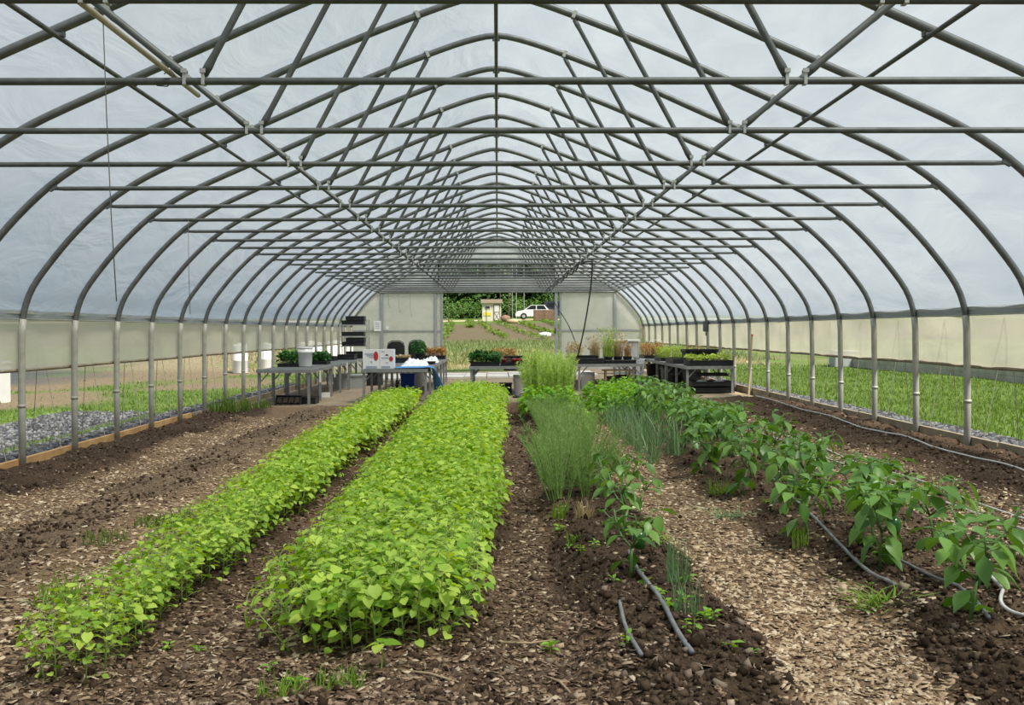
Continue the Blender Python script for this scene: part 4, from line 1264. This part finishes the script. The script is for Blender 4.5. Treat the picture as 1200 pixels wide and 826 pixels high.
for i, (y_, z_) in enumerate(((18.9, .42), (20.6, .44), (22.3, .46), (24.0, .46))):
    q = thing('plant_tag_strip', 'white plastic strip hanging on the left bench edge, %s from the front' % ORD[i], 'strip', (-3.285, y_, z_))
    MB().box((0, 0, 0), (.006, .16, .22)).box((-.004, 0, .09), (.012, .10, .03)).build('strip', M['white'], q)
# wire rack
rk = thing('shelf_rack', 'tall pale wire shelf rack at the back left', 'rack', (-3.78, 27.0, gz(-3.78, 27)))
for sx in (-1, 1):
    for sy in (-1, 1):
        MB().tube([(sx * .36, sy * .22, 0), (sx * .36, sy * .22, 1.62)], .014, 6).build('post', M['galv_l'], rk)
SH = [.55, .92, 1.18, 1.48]
for z_ in SH:
    q = MB()
    for s in (-1, 1):
        q.box((0, s * .22, z_), (.72, .016, .025)); q.box((s * .36, 0, z_), (.016, .44, .025))
    for k in range(9): q.box((-.32 + k * .08, 0, z_ + .008), (.006, .44, .006))
    q.build('shelf', M['galv_l'], rk)
zr = gz(-3.78, 27)
rk_lab = ['second lowest', 'middle', 'upper', 'top']
for i, z_ in enumerate(SH):
    for k in range(2 if i != 2 else 1):
        tray(-3.80 + (k * .06 if k else 0), 27.0, zr + z_ + .013 + k * .112, .58 - .1 * k, .40, .11, 'black tray, %s, on the %s shelf of the wire rack' % ('upper of two' if k else 'lower of two' if i != 2 else 'alone', rk_lab[i]), cells=False, rot=rnd.uniform(-.08, .08) * 0, name='black_tray')
# white box bench
def carton(x, y, w, d, h, label, side):
    o = thing('carton', label, 'carton', (x, y, TZ))
    MB().box((0, 0, h / 2), (w, d, h)).build('body', M['paper'], o)
    MB().box((0, 0, h + .002), (w * .98, d * .08, .003)).build('tape', M['paper'], o)
    rd = MB(); cxr, czr, ra, rb_ = side
    pts = [(cxr + ra * math.cos(a), czr + rb_ * math.sin(a)) for a in np.linspace(0, 2 * math.pi, 24, endpoint=False)]
    rd.prism(pts, -d / 2 - .003, -d / 2 + .001); rd.build('red_seal', M['red'], o)
    return o
o1 = carton(-2.265, 18.42, .30, .26, .34, 'white carton with a tall red oval, left of the pair', (.085, .225, .042, .085))
MB().box((-.03, -.132, .265), (.16, .003, .022)).build('print', M['print'], o1)
MB().box((-.02, -.132, .235), (.12, .003, .018)).build('print', M['print'], o1)
MB().box((0, -.132, .205), (.07, .003, .014)).build('print', M['print'], o1)
MB().box((.005, -.132, .12), (.03, .003, .035)).build('print', M['print'], o1)
MB().box((.005, -.132, .03), (.2, .003, .04)).build('print', M['print'], o1)

o2 = carton(-1.985, 18.43, .25, .26, .345, 'white carton with a small red circle, right of the pair', (.075, .175, .036, .045))
MB().box((-.03, -.132, .195), (.13, .003, .016)).build('print', M['print'], o2)
MB().box((0, -.132, .11), (.05, .003, .012)).build('print', M['print'], o2)
MB().box((-.07, -.132, .31), (.06, .003, .012)).build('print', M['print'], o2)
MB().box((-.02, -.132, .03), (.16, .003, .03)).build('print', M['print'], o2)

q = MB(); q.prism([(-.035, .235), (.035, .235), (.0, .265)], -.133, -.129); q.build('dark_mark', M['black'], o2)
def drape(name, label, path, ya, yb, m, amp, seed, parent=None, skew=0.0):
    """cloth hanging along a path in XZ, spread along Y, with folds"""
    P = catmull(path, 5); nv = 22
    vv = []
    for i, p in enumerate(P):
        f = i / (len(P) - 1)
        for j in range(nv):
            t = j / (nv - 1)
            yy_ = ya + (yb - ya) * (t + (.5 - t) * .35 * f ** 2)
            fo = amp * (.25 + f) * math.sin(t * 14 + f * 2 + seed) + amp * .6 * (vnoise(np.array([f * 3.]), np.array([t * 4.]), 1, 60 + seed)[0] - .5)
            vv.append((p[0] + fo - skew * (t - .5) * max(0, f - .35), yy_ + fo * .5, p[1] + abs(fo) * .5))
    V_ = np.array(vv); n_ = len(P)
    id_ = np.arange(n_ * nv).reshape(n_, nv)
    F_ = np.stack([id_[:-1, :-1], id_[:-1, 1:], id_[1:, 1:], id_[1:, :-1]], -1).reshape(-1, 4)
    o = np_obj(name, V_, F_, m, None, True)
    md = o.modifiers.new('thick', 'SOLIDIFY'); md.thickness = .006
    tag(o, label, 'tarp' if 'tarp' in name else 'cloth')
    return o
def heap(name, label, cat, x0, x1, y0, y1, z, h, m, seed):
    """crumpled sheet: lumpy patch that comes down to what it lies on at its edge"""
    n = 26
    U, W_ = np.meshgrid(np.linspace(0, 1, n), np.linspace(0, 1, n))
    e = np.clip(np.minimum(np.minimum(U, 1 - U), np.minimum(W_, 1 - W_)) * 5, 0, 1) ** .6
    r1 = 1 - np.abs(vnoise(U * 5, W_ * 5, 1, 80 + seed) - .5) * 2
    r2 = 1 - np.abs(vnoise(U * 12, W_ * 12, 1, 90 + seed) - .5) * 2
    Z = z + .003 + h * e * (.15 + .6 * r1 ** 2 + .3 * r2 ** 2) * (.5 + vnoise(U * 2.5, W_ * 2.5, 1, 95 + seed))
    X_ = x0 + (x1 - x0) * U + (vnoise(U * 4, W_ * 4, 1, 70 + seed) - .5) * .10
    Y_ = y0 + (y1 - y0) * W_ + (vnoise(U * 4, W_ * 4, 1, 75 + seed) - .5) * .10
    V_ = np.stack([X_, Y_, Z], -1).reshape(-1, 3)
    id_ = np.arange(n * n).reshape(n, n)
    F_ = np.stack([id_[:-1, :-1], id_[:-1, 1:], id_[1:, 1:], id_[1:, :-1]], -1).reshape(-1, 4)
    return tag(np_obj(name, V_, F_, m, None, True), label, cat)
drape('blue_tarp', 'bright blue tarp hanging over the bench corner right of the cartons', [(-1.84, .590), (-1.6, .592), (-1.38, .592), (-1.24, .600), (-1.17, .56), (-1.12, .42), (-1.08, .28), (-1.03, .12)], 18.12, 18.95, M['tarp'], .022, 1, skew=.36)
heap('white_cloth', 'crumpled white cloth lying behind the blue tarp on the bench', 'cloth', -1.82, -1.36, 19.05, 19.9, TZ, .13, M['cloth'], 3)
bx = thing('recycling_bin', 'bright blue bin on the ground under the carton bench', 'bin', (-2.02, 23.0, gz(-2.02, 23)))
MB().box((0, 0, .15), (.28, .28, .30), taper=1.14).build('body', M['blue'], bx); MB().box((0, 0, .315), (.34, .34, .035)).build('rim', M['blue'], bx)
bx = thing('hose_reel', 'small dark wheel beside the blue bin under the bench', 'reel', (-2.27, 23.0, gz(-2.27, 23) + .10))
MB().tube([(-.03, 0, 0), (-.02, 0, 0), (.02, 0, 0), (.03, 0, 0)], [.06, .10, .10, .06], 16).build('wheel', M['dgrey'], bx); MB().tube([(.03, 0, 0), (.06, 0, .10)], .012, 6).build('handle', M['galv'], bx)
def chair(x, y, rz, label):
    o = thing('chair', label, 'chair', (x, y, gz(x, y) + .03), rz, 'black chairs behind the carton bench')
    MB().box((0, 0, .45), (.44, .42, .05)).build('seat', M['black'], o)
    pts = [(-.2, .56), (.2, .56), (.205, .85), (.18, .95), (.10, 1.0), (-.10, 1.0), (-.18, .95), (-.205, .85)]
    MB().prism(pts, .20, .23).build('backrest', M['blackm'], o)
    MB().tube([(-.205, .215, .45), (-.22, .22, .85), (-.19, .22, .97), (-.10, .22, 1.02), (.10, .22, 1.02), (.19, .22, .97), (.22, .22, .85), (.205, .215, .45)], .013, 6).build('back_frame', M['black'], o)
    for sx in (-1, 1):
        for sy in (-1, 1):
            MB().tube([(sx * .19, sy * .17, .45), (sx * .22, sy * .21, 0)], .014, 6).build('leg', M['black'], o)
chair(-2.62, 26.1, 0, 'black chair with a rounded back, left behind the carton bench')
chair(-2.10, 26.4, 0, 'black chair partly hidden by the potted fern')
pf = thing('potted_fern', 'dark green ferny plant in a pot on the back of the carton bench', 'plant', (-1.88, 24.4, TZ))
MB().lathe([(.07, 0), (.095, .13), (.10, .15), (.09, .15), (.085, .12)], (0, 0, 0), 16).build('pot', M['black'], pf, True)
leafy('x', 0, 0, .34, .17, '', '', M['seedg'], 380, .07, LANCE, None, 77, False, 0, parent=pf)
for ch in pf.children:
    if ch.name.startswith('foliage'): ch.location.z = .12
tray(-2.15, 22.0, TZ, .5, .45, .10, 'black tray behind the cartons on the bench', 'dry', .04, size=.05)
tray(-1.50, 24.7, TZ, .48, .5, .08, 'black tray of brown green herbs at the back of the carton bench', 'orange', .18, size=.055)
tray(-1.72, 22.6, TZ, .44, .40, .08, 'black tray with pale crumbs in the middle of the carton bench', name='black_tray')
tray(-1.50, 20.9, TZ, .44, .36, .05, 'flat black tray behind the blue tarp', name='black_tray')
heap('white_cloth', 'white crumpled sheet at the right edge of the carton bench', 'cloth', -1.60, -1.27, 21.5, 22.35, TZ, .12, M['cloth'], 5)
# middle bench
tray(-.24, 19.75, TZ, .56, .50, .07, 'black tray of dense dark green seedlings on the middle bench', 'seedg', .17, size=.075)
tray(.32, 19.75, TZ, .52, .48, .06, 'low black tray on the right of the middle bench', cells=False, name='black_tray')
tray(.34, 20.35, TZ + .005, .42, .30, .06, 'black tray tilted up on the right of the middle bench', name='black_tray', tilt=(R(60), 0, 0))
for i, (x, y, lab) in enumerate(((.12, 19.7, 'red plastic pot at the left of the low black tray'), (.32, 19.68, 'red plastic pot in the middle of the low black tray'), (.40, 19.68, 'red plastic pot at the right in the low black tray'))):
    q = thing('red_pot', lab, 'pot', (x, y, TZ + (.0 if i == 0 and x < .05 else .011)))
    MB().lathe([(.032, 0), (.045, .10), (.048, .10), (.048, .115), (.04, .115), (.03, .02)], (0, 0, 0), 14).build('pot', M['redpot'], q, True)
    MB().lathe([(.038, .09), (.036, .095)], (0, 0, 0), 10).build('soil', M['soilplug'], q)
q = tray(.12, 21.3, TZ, .5, .4, .06, 'tray of reddish herbs at the back of the middle bench', 'orange', .22, size=.05)
heap('blue_tarp', 'crumpled blue tarp bundle on the ground under the middle bench', 'tarp', -.42, .02, 20.0, 20.8, gz(-.2, 20.4), .24, M['tarp'], 9)
bx = thing('black_crate', 'black crate on the ground behind the bucket under the middle bench', 'crate', (.16, 20.5, gz(.16, 20.5)))
MB().box((0, 0, .09), (.24, .36, .18)).build('body', M['black'], bx); MB().box((0, 0, .19), (.27, .39, .02)).build('rim', M['black'], bx)
for i, (x, y, r_, lab) in enumerate(((.36, 18.9, .09, 'dark stone in front of the bucket under the middle bench'), (.55, 19.0, .075, 'small dark stone by the right leg of the middle bench'))):
    vv = ico_v * r_ * 1.0 + np.random.default_rng(i).normal(0, .012, ico_v.shape); vv[:, 2] *= .7
    o = np_obj('stone', vv, ico_f, M['dgrey'], None, True); o.location = (x, y, gz(x, y) + .04); tag(o, lab, 'stone')
# bench under the cable
tray(1.86, 20.75, TZ, .60, .5, .10, 'black pot tray at the front of the cable bench', name='black_tray')
tray(1.82, 21.25, TZ, .50, .36, .15, 'deep black tray behind the front tray on the cable bench', name='black_tray')
tray(2.50, 20.85, TZ, .62, .5, .06, 'black cell tray at the front right of the cable bench', name='black_tray')
tray(1.75, 23.2, TZ, .34, .5, .08, 'tray of thin dry plants at the left of the cable bench', 'dry', .30, size=.05)
def grasses(x, y, h, n, label, m, spread):
    o = thing('potted_grass', label, 'plant', (x, y, TZ))
    MB().lathe([(.075, 0), (.098, .11), (.104, .12), (.098, .12), (.09, .09)], (0, 0, 0), 14).build('pot', M['black'], o, True)
    a = rng.random(n) * 6.28; rr = spread * np.sqrt(rng.random(n))
    Vv, Ff = blades(np.cos(a) * rr * .6, np.sin(a) * rr * .6, np.full(n, .10), h * (.5 + .55 * rng.random(n)), np.full(n, .008), .20)
    n2_ = n
    P = np.stack([np.cos(a) * rr * 1.2, np.sin(a) * rr * 1.2, .12 + h * (.3 + .75 * rng.random(n))], -1)
    lv = scatter(LANCE[0], LANCE[1], rotmats(rng.random(n) * 6.28, rng.normal(.2, .6, n), rng.normal(0, .5, n), .05 * (.6 + .8 * rng.random(n)), P))
    Vv, Ff = join([(Vv, Ff), lv])
    f = np_obj('stalks', Vv, Ff, M[m], o); f['kind'] = 'stuff'
grasses(2.10, 22.0, .46, 150, 'tan dry grassy plant at the left of the cable bench', 'dry', .18)
grasses(2.36, 21.7, .58, 170, 'tallest yellow green grassy plant on the cable bench', 'seedl', .2)
grasses(2.58, 21.8, .50, 150, 'tan grassy plant right of the tallest on the cable bench', 'dry', .18)
grasses(2.76, 21.6, .30, 90, 'short dry stalks at the right end of the cable bench', 'orange', .12)
tag(MB().box((2.45, 20.75, .44), (.62, .28, .025)).box((2.2, 20.75, .22), (.03, .24, .43)).box((2.7, 20.75, .22), (.03, .24, .43)).build('wooden_step', M['tan_wood']), 'low wooden stand under the front of the cable bench', 'stand')
bx = thing('black_crate', 'black crate under the wooden stand of the cable bench', 'crate', (2.42, 20.8, gz(2.42, 20.8)))
MB().box((0, 0, .13), (.36, .30, .26)).build('body', M['black'], bx); MB().box((0, 0, .265), (.39, .33, .02)).build('rim', M['black'], bx)
for k, z_ in enumerate((.0, .13)):
    tray(2.78, 22.0, gz(2.78, 22) + z_ + .01, .44, .4, .10, 'black tray, %s of two, stacked under the right end of the cable bench' % ('lower', 'upper')[k], cells=False, name='black_tray')
# back right cabinet, white sheet
cbn = thing('utility_cabinet', 'grey utility cabinet with a pale top by the back right wall', 'cabinet', (3.55, 28.2, gz(3.55, 28.2)))
MB().box((0, 0, .45), (.62, .6, .90)).build('body', M['frame_al'], cbn); MB().box((0, 0, .925), (.72, .68, .05)).build('top', M['white'], cbn)
for s in (-1, 1):
    d_ = MB().box((s * .15, -.305, .45), (.28, .012, .80)).build('door', M['grey'], cbn); MB().box((s * .04, -.316, .55), (.012, .012, .1)).build('handle', M['galv'], d_)
drape('white_sheet', 'white plastic sheet hanging from the left edge of the right wall bench', [(3.52, .57), (3.47, .55), (3.46, .42), (3.40, .2), (3.36, .05)], 23.9, 24.9, M['cloth'], .03, 11)
# right wall bench
tray(3.74, 24.7, TZ, .48, .9, .07, 'tray of orange brown herbs on the right wall bench', 'orange', .27, size=.05, n=900)
tray(3.86, 22.6, TZ, .60, .9, .07, 'tray of fine grey green herbs on the right wall bench', 'seedl', .22, size=.04, n=1100)
tray(3.62, 20.7, TZ, .24, .9, .09, 'narrow black tray at the front left of the right wall bench', name='black_tray')
tray(4.0, 19.3, TZ, .82, .60, .10, 'wide black tray of lime seedlings at the right bench front', 'seedl', .10, size=.07, n=260)
tray(4.07, 20.5, TZ, .60, .50, .22, 'deep black crate with sticks behind the lime seedlings', cells=False, name='black_crate')
tray(4.07, 20.5, TZ + .225, .66, .54, .06, 'black tray lying on the deep crate', 'orange', .06, n=30, size=.05)
tuft('flower_stalks', 3.95, 22.2, .55, 26, .16, 'tall thin flower stalks behind the herb tray on the right bench', 'stalks', M['dillt'], .008, .2, None, TZ + .1)
bk = thing('wire_basket', 'white wire basket behind the orange herbs on the right bench', 'basket', (4.0, 25.7, TZ))
q = MB()
for z_ in (.01, .10, .20, .30):
    for s in (-1, 1): q.box((0, s * .15, z_), (.34, .008, .012)); q.box((s * .17, 0, z_), (.008, .30, .012))
for k in range(7):
    for s in (-1, 1): q.box((-.17 + k * .0567, s * .15, .155), (.006, .006, .30))
q.build('basket', M['white'], bk)
MB().tube([(-.17, 0, .30), (-.15, 0, .40), (0, 0, .43), (.15, 0, .40), (.17, 0, .30)], .008, 6).build('handle', M['white'], bk)
# under the right wall bench
for i, (x, y, h, r_, lab) in enumerate(((3.62, 23.6, .42, .17, 'large black nursery pot, rear one under the right bench'), (3.78, 22.9, .44, .18, 'large black nursery pot, front one under the right bench'), (3.70, 21.0, .30, .13, 'small black nursery pot under the right bench'))):
    q = thing('nursery_pot', lab, 'pot', (x, y, gz(x, y)))
    MB().lathe([(r_ * .8, 0), (r_, h - .04), (r_ * 1.07, h - .04), (r_ * 1.07, h), (r_ * .95, h), (r_ * .75, .03)], (0, 0, 0), 18).build('pot', M['black'], q, True)
    MB().lathe([(r_ * .9, h - .05), (r_ * .88, h - .045)], (0, 0, 0), 14).build('soil', M['soilplug'], q)
for i, (x, y, lab) in enumerate(((3.74, 21.9, 'dark grey bin under the right bench, rear of two'), (4.1, 21.6, 'dark grey bin under the right bench, front of two'))):
    q = thing('grey_bin', lab, 'bin', (x, y, gz(x, y)))
    MB().box((0, 0, .19), (.36, .36, .38), taper=1.1).build('body', M['dgrey'], q); MB().box((0, 0, .385), (.42, .42, .03)).build('rim', M['dgrey'], q)
for k, (x, y, z_, w_, lab) in enumerate(((4.0, 19.2, .01, .85, 'lowest black tray on the ground under the right bench front'), (4.02, 19.2, .13, .78, 'black tray with white bags under the right bench front'), (4.05, 19.35, .32, .62, 'upper black tray under the right bench front'))):
    tray(x, y, gz(x, y) + z_, w_, .5, .10 if k < 2 else .05, lab, cells=False, name='black_tray')
for i, (x, lab) in enumerate(((3.86, 'white plastic bag, left of two under the right bench'), (4.18, 'white plastic bag, right of two under the right bench'))):
    vv = np.array(ico_v) * np.array([.17, .14, .07]); vv += np.random.default_rng(i + 4).normal(0, .012, vv.shape)
    o = np_obj('plastic_bag', vv, ico_f, M['cloth'], None, True); o.location = (x, 19.15, gz(4, 19.2) + .20); tag(o, lab, 'bag')
    md = o.modifiers.new('s', 'SUBSURF'); md.levels = 1; md.render_levels = 1

# ------------------------------------------------------------------ outside: left, right
fp = thing('fence_post', 'white square post outside the lower left arches', 'post', (-9.3, 19.2, oz(-9.3, 19.2)))
MB().box((0, 0, .36), (.24, .24, .74)).build('post', M['white'], fp); MB().box((0, 0, .75), (.28, .28, .04)).build('cap', M['white'], fp)
for i, (x, y, w_) in enumerate(((-8.3, 33, .5), (-7.7, 34, .4), (-6.4, 35, .8), (-5.6, 35.5, .7), (-5.0, 36, .7))):
    q = thing('white_drum', 'white drum standing outside beyond the left benches, %s from the left' % ORD[i], 'drum', (x, y, oz(x, y)), 0, 'white drums outside')
    MB().lathe([(w_ * .46, 0), (w_ * .48, .03), (w_ * .48, .4), (w_ * .5, .42), (w_ * .48, .44), (w_ * .48, .9), (w_ * .44, .94)], (0, 0, 0), 18).build('drum', M['white'], q, True)
    MB().lathe([(w_ * .2, .94), (w_ * .2, .98), (w_ * .16, .985)], (0, 0, 0), 12).build('lid', M['white'], q, True)
rb = thing('raised_bed', 'long raised bed edged with grey timbers beyond the right lawn', 'raised bed', (11.6, 0, oz(11.6, 26)))
for lay in range(2):
    for k in range(5):
        MB().b2(-.08, .08, 15 + k * 3.6 + lay * 1.2, 15 + (k + 1) * 3.6 - .02 + lay * 1.2, -.04 + lay * .165, .12 + lay * .165).build('timber', M['timber'], rb)
for i in range(7):
    leafy('bed_plant', 12.3 + rnd.uniform(-.2, .3), 17 + i * 2.4, .55, .42, 'dark green plant in the raised bed beyond the right lawn, %s from the near end' % ORD[i], 'plant', M['shrub'], 150, .14, OVATE, 'plants in the raised bed', 300 + i, True, oz(12.3, 17 + i * 2.4) + .05)
gb = thing('plastic_bin', 'pale plastic bin at the near end of the timber edged bed', 'bin', (11.3, 33.2, oz(11.3, 33.2)))
MB().box((0, 0, .25), (.7, .6, .5)).build('body', M['grey'], gb); MB().box((0, 0, .52), (.76, .66, .04)).build('lid', M['white'], gb)
mh = leafy('dry_clump', 6.2, 10.6, .12, .16, 'small brown clump on the right lawn outside the base board', 'clump', M['orange'], 120, .05, LANCE, None, 400, False, oz(6.2, 10.6))

# ------------------------------------------------------------------ outside: behind
def tree(x, y, h, w, label, m='tree', n=1900, seed=0, cat='tree', group='trees behind the road', lo=.22):
    r = np.random.default_rng(seed + 700)
    o = thing('tree', label, cat, (x, y, oz(x, y)), 0, group)
    MB().tube([(0, 0, -.2), (.1, 0, h * .3), (-.1, .1, h * .75)], [h * .022, h * .018, h * .006], 8).build('trunk', M['bark'], o, True)
    nb = 18
    cen = np.stack([(r.random(nb) - .5) * w * 1.1, (r.random(nb) - .5) * w * 1.1, h * (lo + .14 + (.70 - lo) * np.linspace(0, 1, nb))], -1)
    rad = w * (.26 + .14 * r.random(nb))
    bi = r.integers(0, nb, n)
    d = r.normal(0, 1, (n, 3)); d /= np.linalg.norm(d, axis=1, keepdims=True)
    P = cen[bi] + d * rad[bi][:, None] * (.75 + .3 * r.random((n, 1)))
    s = h * .052 * (.6 + .8 * r.random(n))
    Ms = rotmats(np.arctan2(d[:, 1], d[:, 0]) + r.normal(0, .6, n), r.normal(-.2, .5, n), r.normal(0, .5, n), np.stack([s, s * 1.3, s], -1), P)
    Vv, Ff = scatter(LANCE[0] * np.array([2.4, 1, 1]), LANCE[1], Ms)
    f = np_obj('crown', Vv, Ff, M[m], o); f['kind'] = 'stuff'
    return o
tx = [(-12, 148, 10, 6), (-8.2, 152, 10.5, 6.5), (-5.0, 143, 9.5, 6), (-1.5, 150, 10.5, 6.5), (2.2, 146, 10, 6), (5.2, 152, 10.5, 6.5), (8.0, 144, 10, 6), (11.5, 149, 10.5, 6)]
for i, (x, y, h, w) in enumerate(sorted(tx)):
    tree(x, y, h, w, 'large dark green tree behind the road, %s from the left' % ORD[i], 'tree', 4200, i, lo=.02)
for i, x in enumerate(np.linspace(-14, 14, 10)):
    tree(x + rnd.uniform(-.5, .5), 126 + rnd.uniform(-2, 2), 2.6 + rnd.uniform(-.6, .8), 2.6, 'round green shrub along the road, %s from the left' % ORD[i], 'shrub', 900, 40 + i, 'shrub', 'shrubs along the road', .05)
for i, (x, y, h, w) in enumerate(((-26, 52, 1.1, 2.4), (-22, 48, .9, 2), (-19, 50, 1.0, 2.2), (-30, 48, 1.1, 2.6), (-15, 47, .9, 2), (-35, 50, 1.1, 2.6), (-17, 46, .8, 2))):
    tree(x, y, h, w, 'low leafy shrub beyond the left gravel yard, %s in the hedge' % ORD[[2, 3, 4, 1, 6, 0, 5][i]], 'shrub', 600, 60 + i, 'shrub', 'hedge beyond the gravel yard', .05)
# shed
sd = thing('shed', 'small cream shed with a flat brown roof beside the road', 'shed', (-.55, 100, oz(-.55, 100)))
MB().b2(-.92, .92, -.8, .8, -.1, 1.75).build('wall', M['cream'], sd)
MB().prism([(-1.05, 1.74), (1.05, 1.74), (1.05, 2.1), (-1.05, 2.1)], -.98, .9).build('roof', M['roofb'], sd)
wn = MB().b2(-.65, -.15, -.84, -.80, 1.22, 1.45).build('window', M['white'], sd); MB().b2(-.62, -.18, -.86, -.83, 1.25, 1.42).build('pane', M['dark'], wn)
MB().b2(-.78, -.05, -.83, -.80, .52, .82).build('sign', M['yellow'], sd)
dr = MB().b2(.18, .80, -.84, -.80, 0, 1.62).build('door', M['lattice'], sd)
MB().b2(.26, .72, -.86, -.84, .88, 1.52).build('door_panel', M['white'], dr)
MB().b2(.26, .72, -.855, -.84, .08, .80).build('door_panel', M['white'], dr)
for s in (-1, 1):
    MB().box((.49, -.865, .44), (.05, .012, .80), Euler((0, s * .56, 0))).build('cross_brace', M['lattice'], dr)
for i, (x, w_) in enumerate(((.1, .2), (.32, .3))): pass
# pallet bin and car
pb = thing('pallet_bin', 'brown slatted pallet bin in front of the white car', 'bin', (4.55, 98, oz(4.55, 98)))
for k in range(6): MB().b2(-1.05, 1.05, -.75, -.70, .02 + k * .17, .15 + k * .17).build('slat', M['lattice'], pb)
for x in (-1.0, 0, 1.0): MB().b2(x - .05, x + .05, -.70, .7, 0, 1.02).build('side', M['lattice'], pb)
MB().b2(-1.05, 1.05, .7, .75, 0, 1.0).build('back', M['lattice'], pb)
car = thing('car', 'white car parked on the road behind the pallet bin', 'car', (4.0, 105, oz(4.0, 105)))
MB().prism([(-2.1, .32), (2.1, .32), (2.15, .75), (2.05, .95), (1.2, 1.0), (-1.1, 1.0), (-2.05, .82), (-2.15, .55)], -.85, .85).build('body', M['carw'], car)
cbx = MB().prism([(-1.25, .99), (1.25, .99), (.85, 1.48), (-.55, 1.48)], -.75, .75).build('cabin', M['carw'], car)
MB().prism([(-1.05, 1.03), (-.05, 1.03), (-.05, 1.42), (-.52, 1.42)], -.77, .77).build('window', M['dark'], cbx)
MB().prism([(.05, 1.03), (1.05, 1.03), (.75, 1.42), (.05, 1.42)], -.77, .77).build('window', M['dark'], cbx)
for x in (-1.3, 1.3):
    for s in (-1, 1):
        w_ = MB().tube([(x, s * .70, .33), (x, s * .88, .33)], .33, 16).build('wheel', M['black'], car); MB().tube([(x, s * .86, .33), (x, s * .90, .33)], .17, 10).build('hub', M['galv_l'], w_)
car2 = thing('van', 'dark van parked behind the white car', 'van', (6.2, 110, oz(6.2, 110)))
MB().prism([(-1.8, .3), (1.8, .3), (1.8, 1.9), (-1.0, 1.9), (-1.5, 1.2), (-1.8, 1.1)], -.9, .9).build('body', M['carg'], car2)
MB().prism([(-.9, 1.25), (1.5, 1.25), (1.5, 1.7), (-.8, 1.7)], -.93, .93).build('window', M['dark'], car2)
for x in (-1.2, 1.2): MB().tube([(x, -.95, .34), (x, .95, .34)], .34, 14).build('wheel', M['black'], car2)
for i, (x, y, h) in enumerate(((-4.4, 92, 2.0), (-.95, 88, 1.7), (.35, 118, 9), (1.1, 96, 6.5), (1.75, 118, 9), (2.1, 112, 8), (3.1, 118, 9), (6.6, 103, 2.6))):
    tag(MB().tube([(x, y, oz(x, y) - .2), (x, y, oz(x, y) + h)], [.05, .035], 6).build('field_post', M['bark'] if i < 4 else M['galv_l']), 'thin upright post in the field behind the doorway, %s from the left' % ORD[sorted(range(8), key=lambda j: [-4.4, -.95, .35, 1.1, 1.75, 2.1, 3.1, 6.6][j]).index(i)], 'post')
# crop rows on the rising field
rowsF = [((-4.9, 60), (-5.2, 92)), ((-3.4, 62), (-4.3, 95)), ((-2.2, 84), (-2.6, 96)), ((.5, 62), (-1.6, 94)), ((2.8, 58), (-.1, 95)), ((4.2, 62), (1.8, 96)), ((5.6, 64), (4.4, 96)), ((7.4, 62), (7.0, 96)), ((-6.8, 64), (-7.2, 96))]
for i, ((xa, ya), (xb, yb)) in enumerate(rowsF):
    n = 700
    t = rng.random(n)
    xx = xa + (xb - xa) * t + rng.normal(0, .16, n); yy = ya + (yb - ya) * t
    zz = outer_z(xx, yy) + .03 + .2 * rng.random(n)
    if i in (3, 4): k = rng.random(n) < .45
    else: k = rng.random(n) < .95
    xx, yy, zz = xx[k], yy[k], zz[k]; N = len(xx)
    Vv, Ff = scatter(OVATE[0] * np.array([1.6, 1, 1]), OVATE[1], rotmats(rng.random(N) * 6.28, rng.normal(.4, .4, N), rng.normal(0, .4, N), .20 * (.6 + .7 * rng.random(N)), np.stack([xx, yy, zz], -1)))
    tag(np_obj('field_row', Vv, Ff, M['lawn']), 'green crop row on the rising field outside, %s from the left' % ORD[[8, 0, 1, 2, 3, 4, 5, 6, 7].index(i)], 'plants', 'crop rows on the field', 'stuff')
tag(np_obj('white_sack', ico_v * np.array([.45, .3, .22]), ico_f, M['cloth'], None, True), 'white sack lying on the bare field outside', 'sack').location = (2.9, 62, oz(2.9, 62) + .2)
tag(np_obj('straw_heap', ico_v * np.array([.8, .5, .3]), ico_f, M['tan_wood'], None, True), 'pale straw heap beside the shed on the field', 'heap').location = (1.5, 92, oz(1.5, 92) + .15)
tag(np_obj('brush_heap', ico_v * np.array([.55, .5, .5]), ico_f, M['lattice'], None, True), 'brown brush heap right of the shed door', 'heap').location = (.75, 96, oz(.75, 96) + .25)
